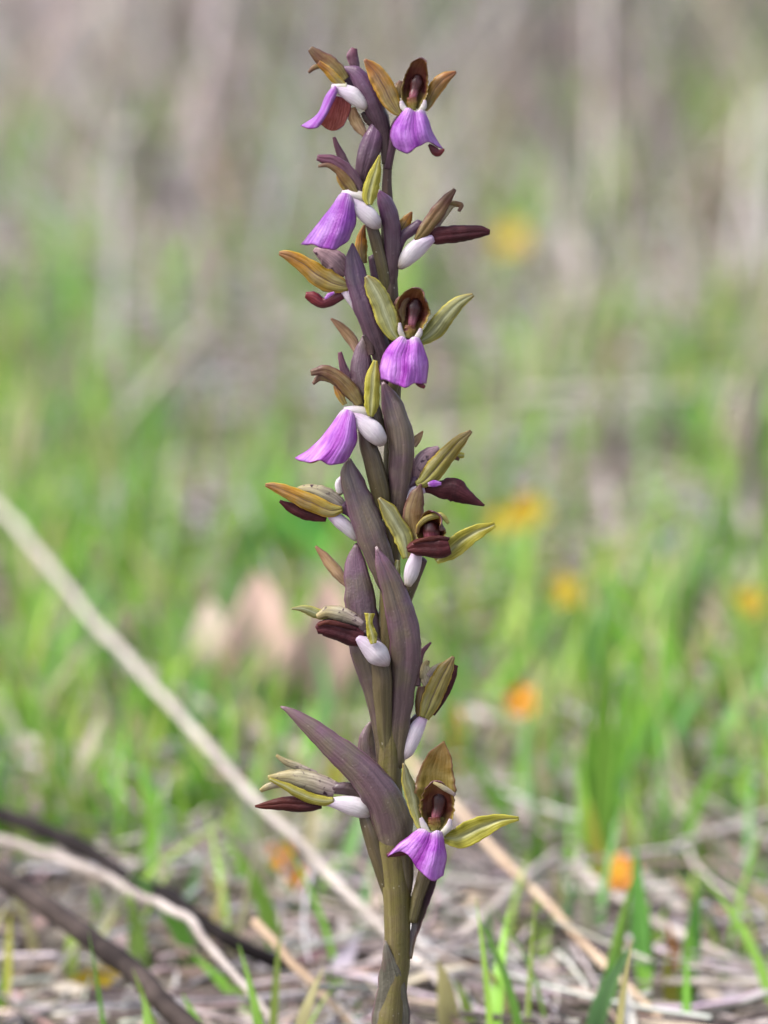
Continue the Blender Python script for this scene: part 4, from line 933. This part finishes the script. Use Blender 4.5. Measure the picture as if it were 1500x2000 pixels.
# F10 - centre right, open, facing the lens
f = Fl('wide open flower in mid spike with broad purple lip and spread green sepals', [(762, 790, 12, 4), (770, 740, 13, 12), (786, 695, 12, 22), (800, 660, 11, 28)])
f.b('sepal', 'sepal_g', [(714, 539, 8), (727, 559, 34), (744, 592, 42), (757, 625, 44), (768, 652, 28), (778, 664, 12)], d=60, arc=65, fold=0.4)
f.b('sepal', 'sepal_g', [(923, 576, 7, 8), (896, 591, 26, 10), (868, 620, 36, 6), (845, 648, 36), (820, 668, 14)], d=44, arc=60, fold=0.6)
f.b('sepal', 'sepal_b', [(796, 578, 14), (784, 592, 26), (780, 615, 24), (782, 640, 14)], d=44, arc=70)
f.b('hood', ('hood_in', 'hood_out'), [(822, 567, 24, 34), (815, 576, 48, 18), (808, 598, 66, 2), (803, 630, 56, 4), (800, 655, 38, 14)], d=46, arc=(-130, -150), m=15)
f.t('column', 'column', [(814, 584, 6), (811, 600, 13), (808, 617, 9, 4), (805, 630, 7, 8), (804, 642, 5, 10)], d=44, ridge=0.18, nr=2)
f.b('throat', 'pad', [(801, 634, 20), (801, 648, 25), (799, 660, 16)], d=62, arc=60)
f.b('throat_wing', 'white', [(780, 632, 5), (783, 648, 11), (790, 662, 9)], d=68, arc=70)
f.b('throat_wing', 'white', [(822, 640, 5), (819, 652, 11), (810, 664, 9)], d=68, arc=70)
f.p('lip', LIP, rows_d([[(778, 660), (787, 657), (797, 664), (808, 658), (819, 660)], [(754, 682), (774, 680), (797, 686), (815, 681), (830, 684)],
    [(742, 712), (765, 714), (793, 718), (818, 714), (837, 715)], [(739, 740), (762, 746), (790, 756), (814, 748), (832, 752)]], FACE_D), d=64, ruffle=4, jit=1.8)
f.b('lip_margin', 'crimson', [(812, 748, 5), (822, 752, 10), (830, 757, 6)], d=66, arc=90)

# F11 - left, in profile with crimson curled lip
f = Fl('flower with crimson curled lip and amber sepal', [(752, 680, 9), (725, 620, 11), (698, 572, 12), (676, 556, 12)], d=2, mat='ovary_p')
f.b('hood', 'mauve', [(612, 487, 8), (634, 498, 33), (657, 514, 46), (676, 536, 34)], d=6, arc=100)
f.b('sepal', 'sepal_o', [(545, 495, 7), (562, 499, 20), (590, 514, 31), (617, 534, 41), (645, 550, 42), (668, 558, 28), (682, 560, 14)], d=22, arc=90, fold=0.8)
f.b('lip', 'crimson', [(674, 574, 16), (652, 583, 21), (630, 591, 20), (613, 581, 24), (596, 575, 11)], d=10, arc=140, wave=0.1)
f.b('lip_margin', 'lip', [(652, 572, 4), (642, 577, 8), (634, 584, 4)], d=22, arc=60)
f.t('spur', 'spur', [(670, 562, 8.1), (684, 580, 11.7), (694, 598, 9.0), (702, 612, 4.5)], d=14, ridge=0.05, nr=3, twist=1.5, squash=0.85, jit=2.0)
f.b('sepal', 'sepal_o', [(712, 440, 4), (706, 465, 20), (705, 488, 24), (708, 515, 16)], d=-16, arc=70)

# F12 - right, in profile, dark folded lip
f = Fl('flower with long straight maroon folded lip', [(762, 560, 8), (772, 505, 9), (784, 466, 11), (806, 448, 11), (822, 436, 10)], d=4, mat='ovary_p')
f.b('sepal', 'sepal_o', [(804, 414, 3), (794, 431, 20), (784, 449, 24), (780, 462, 14)], d=-8, arc=60)
f.b('petal', 'cream', [(903, 401, 7), (884, 399, 15), (864, 416, 24), (848, 440, 20)], d=4, arc=100)
f.b('petal', 'sepal_b', [(896, 412, 6), (900, 401, 10), (886, 396, 9), (872, 398, 6)], d=8, arc=90)
f.b('sepal', 'sepal_b', [(889, 369, 7), (869, 394, 22), (847, 424, 28), (827, 452, 25), (813, 470, 10)], d=22, arc=95, fold=0.7)
f.b('lip', 'maroon', [(835, 464, 16), (852, 461, 30), (880, 458, 33), (910, 455, 29), (940, 452, 21), (957, 453, 8)], d=8, arc=(220, 170), fold=0.9, wave=0.04, m=17)
f.t('spur', 'spur', [(846, 465, 7.2), (828, 474, 15.3), (807, 491, 18.0), (790, 510, 14.4), (780, 523, 7.2)], d=14, ridge=0.05, nr=3, twist=1.5, squash=0.85, jit=2.0)

# F13 - left, large purple lip near the top
f = Fl('upper flower with broad purple lip and white spur', [(756, 580, 9, 4), (750, 535, 12, 10), (740, 495, 12, 16), (730, 455, 12, 20), (715, 410, 10, 24)])
f.b('sepal', 'sepal_p', [(652, 269, 6), (658, 286, 12), (668, 306, 17), (682, 330, 14)], d=10, arc=70)
f.b('hood', 'sepal_p', [(619, 309, 11), (634, 312, 19), (652, 315, 21), (674, 331, 26), (691, 355, 29), (704, 384, 16)], d=36, arc=110, fold=0.7)
f.b('petal', 'sepal_b', [(622, 323, 6), (640, 322, 10), (660, 334, 14), (684, 362, 18), (696, 380, 10)], d=42, arc=80)
f.b('petal', 'sepal_o', [(660, 334, 8), (666, 353, 16), (678, 376, 10)], d=26, arc=70)
f.b('sepal', 'sepal_y', [(742, 304, 3), (734, 335, 21), (727, 362, 31), (722, 385, 28), (722, 400, 12)], d=52, arc=75, fold=0.6)
f.t('throat', 'white', [(668, 378, 6), (686, 381, 11), (706, 385, 11), (718, 392, 8)], d=36)
f.t('spur', 'spur', [(682, 391, 7.2), (700, 406, 14.4), (720, 423, 18.0), (735, 437, 13.5), (741, 443, 7.2)], d=44, ridge=0.05, nr=3, twist=1.5, squash=0.85, jit=2.0)
f.p('lip', LIP, rows_d([[(660, 383), (668, 378), (676, 378), (684, 382), (691, 391)], [(640, 412), (655, 405), (669, 408), (683, 411), (695, 417)],
    [(612, 448), (633, 445), (655, 447), (677, 446), (694, 439)], [(587, 478), (612, 479), (635, 487), (658, 485), (682, 467)]], SIDE_D), d=52, ruffle=3.2, jit=1.8)

# F14 - top right, open
f = Fl('topmost open flower with amber sepals spread', [(757, 330, 8, 2), (763, 290, 10, 6), (773, 250, 11, 12), (790, 222, 11, 24)], mat='ovary_p')
f.b('sepal', 'sepal_o', [(712, 117, 5), (730, 137, 31), (747, 163, 39), (762, 195, 37), (774, 216, 22), (782, 224, 10)], d=50, arc=65, fold=0.4)
f.b('sepal', 'sepal_b', [(786, 158, 12), (780, 173, 22), (780, 190, 18)], d=26, arc=70)
f.b('sepal', 'sepal_o', [(890, 140, 5, 4), (868, 152, 24, 8), (850, 172, 28, 6), (838, 195, 23), (830, 216, 10)], d=34, arc=70, fold=0.5)
f.b('hood', ('hood_in', 'hood_out'), [(827, 116, 18, 32), (820, 128, 36, 18), (813, 152, 46, 4), (808, 182, 50, 4), (806, 208, 40, 14)], d=38, arc=(-120, -150), m=15)
f.t('column', 'column', [(817, 146, 5), (814, 160, 11), (810, 176, 8, 4), (807, 187, 7, 8), (806, 198, 5, 10)], d=38, ridge=0.18, nr=2)
f.b('throat', 'pad', [(804, 190, 18), (804, 203, 21), (805, 216, 14)], d=54, arc=60)
f.b('throat_wing', 'white', [(784, 196, 6), (788, 208, 12), (797, 219, 10)], d=58, arc=70)
f.b('throat_wing', 'white', [(830, 196, 5), (827, 209, 11), (818, 222, 10)], d=58, arc=70)
f.p('lip', LIP, rows_d([[(790, 212), (800, 211), (812, 219), (821, 215), (830, 218)], [(772, 237), (790, 236), (812, 240), (828, 237), (841, 247)],
    [(762, 264), (780, 268), (808, 266), (830, 261), (855, 277)], [(768, 285), (793, 299), (814, 288), (834, 278), (867, 292)]], FACE_D), d=54, ruffle=3.2, jit=1.8)
f.b('lip_margin', 'crimson', [(838, 282, 5), (848, 293, 15), (857, 298, 14), (868, 292, 4)], d=52, arc=80)

# F15 - top left
f = Fl('topmost flower with russet underside of lip and white spur', [(754, 300, 7), (740, 245, 10), (715, 200, 11), (690, 168, 12), (672, 152, 12)], d=0, mat='ovary_p')
f.b('sepal', 'sepal_p', [(692, 93, 12), (688, 108, 22), (692, 126, 20), (695, 145, 14)], d=0, arc=70)
f.b('petal', 'sepal_b', [(602, 141, 5), (612, 132, 10), (626, 128, 9)], d=20, arc=80)
f.b('petal', 'sepal_o', [(622, 122, 10), (640, 138, 16), (656, 155, 18), (672, 167, 12)], d=32, arc=80)
f.b('hood', 'sepal_b', [(604, 95, 12), (618, 106, 24), (638, 121, 34), (656, 138, 36), (672, 158, 28)], d=26, arc=110, fold=0.6)
f.t('throat', 'white', [(648, 170, 5), (660, 169, 9), (676, 170, 9)], d=28)
f.t('spur', 'spur', [(654, 171, 7.2), (672, 178, 13.5), (690, 188, 16.2), (706, 203, 11.7), (714, 211, 6.3)], d=30, ridge=0.05, nr=3, twist=1.5, squash=0.85, jit=2.0)
f.p('lip', ('lip', 'lip_glow'), rows_d([[(650, 168), (653, 166), (657, 170), (660, 176)], [(636, 186), (643, 186), (650, 190), (654, 194)],
    [(620, 222), (628, 221), (633, 224), (637, 226)], [(587, 246), (602, 251), (616, 250), (626, 244)]], [[-4, 4, 6, 0], [-6, 4, 8, 0], [-8, 2, 8, 4], [-10, 0, 4, 0]]), d=36, n=22, m=17)
f.p('lip', ('lip_glow', 'lip'), rows_d([[(652, 187), (660, 188), (670, 191), (681, 196)], [(642, 206), (655, 208), (670, 208), (686, 206)], [(632, 228), (648, 232), (664, 230), (682, 222)],
    [(626, 243), (644, 255), (658, 254), (672, 245)]], [[6, 0, -4, -4], [4, -6, -8, -6], [2, -8, -10, -6], [0, -8, -8, -4]]), d=22, n=20, m=19)
f.b('scrap', 'dry', [(687, 211, 12), (692, 232, 24), (702, 250, 22), (713, 268, 8)], d=10, arc=90, wave=0.1)
f.b('scrap', 'dark', [(706, 220, 8), (718, 232, 18), (728, 246, 12)], d=14, arc=90)
blade('scrap', orchid, M['dark'], [(712, 655, 8), (722, 672, 16), (726, 692, 12)], d=34, arc=80)
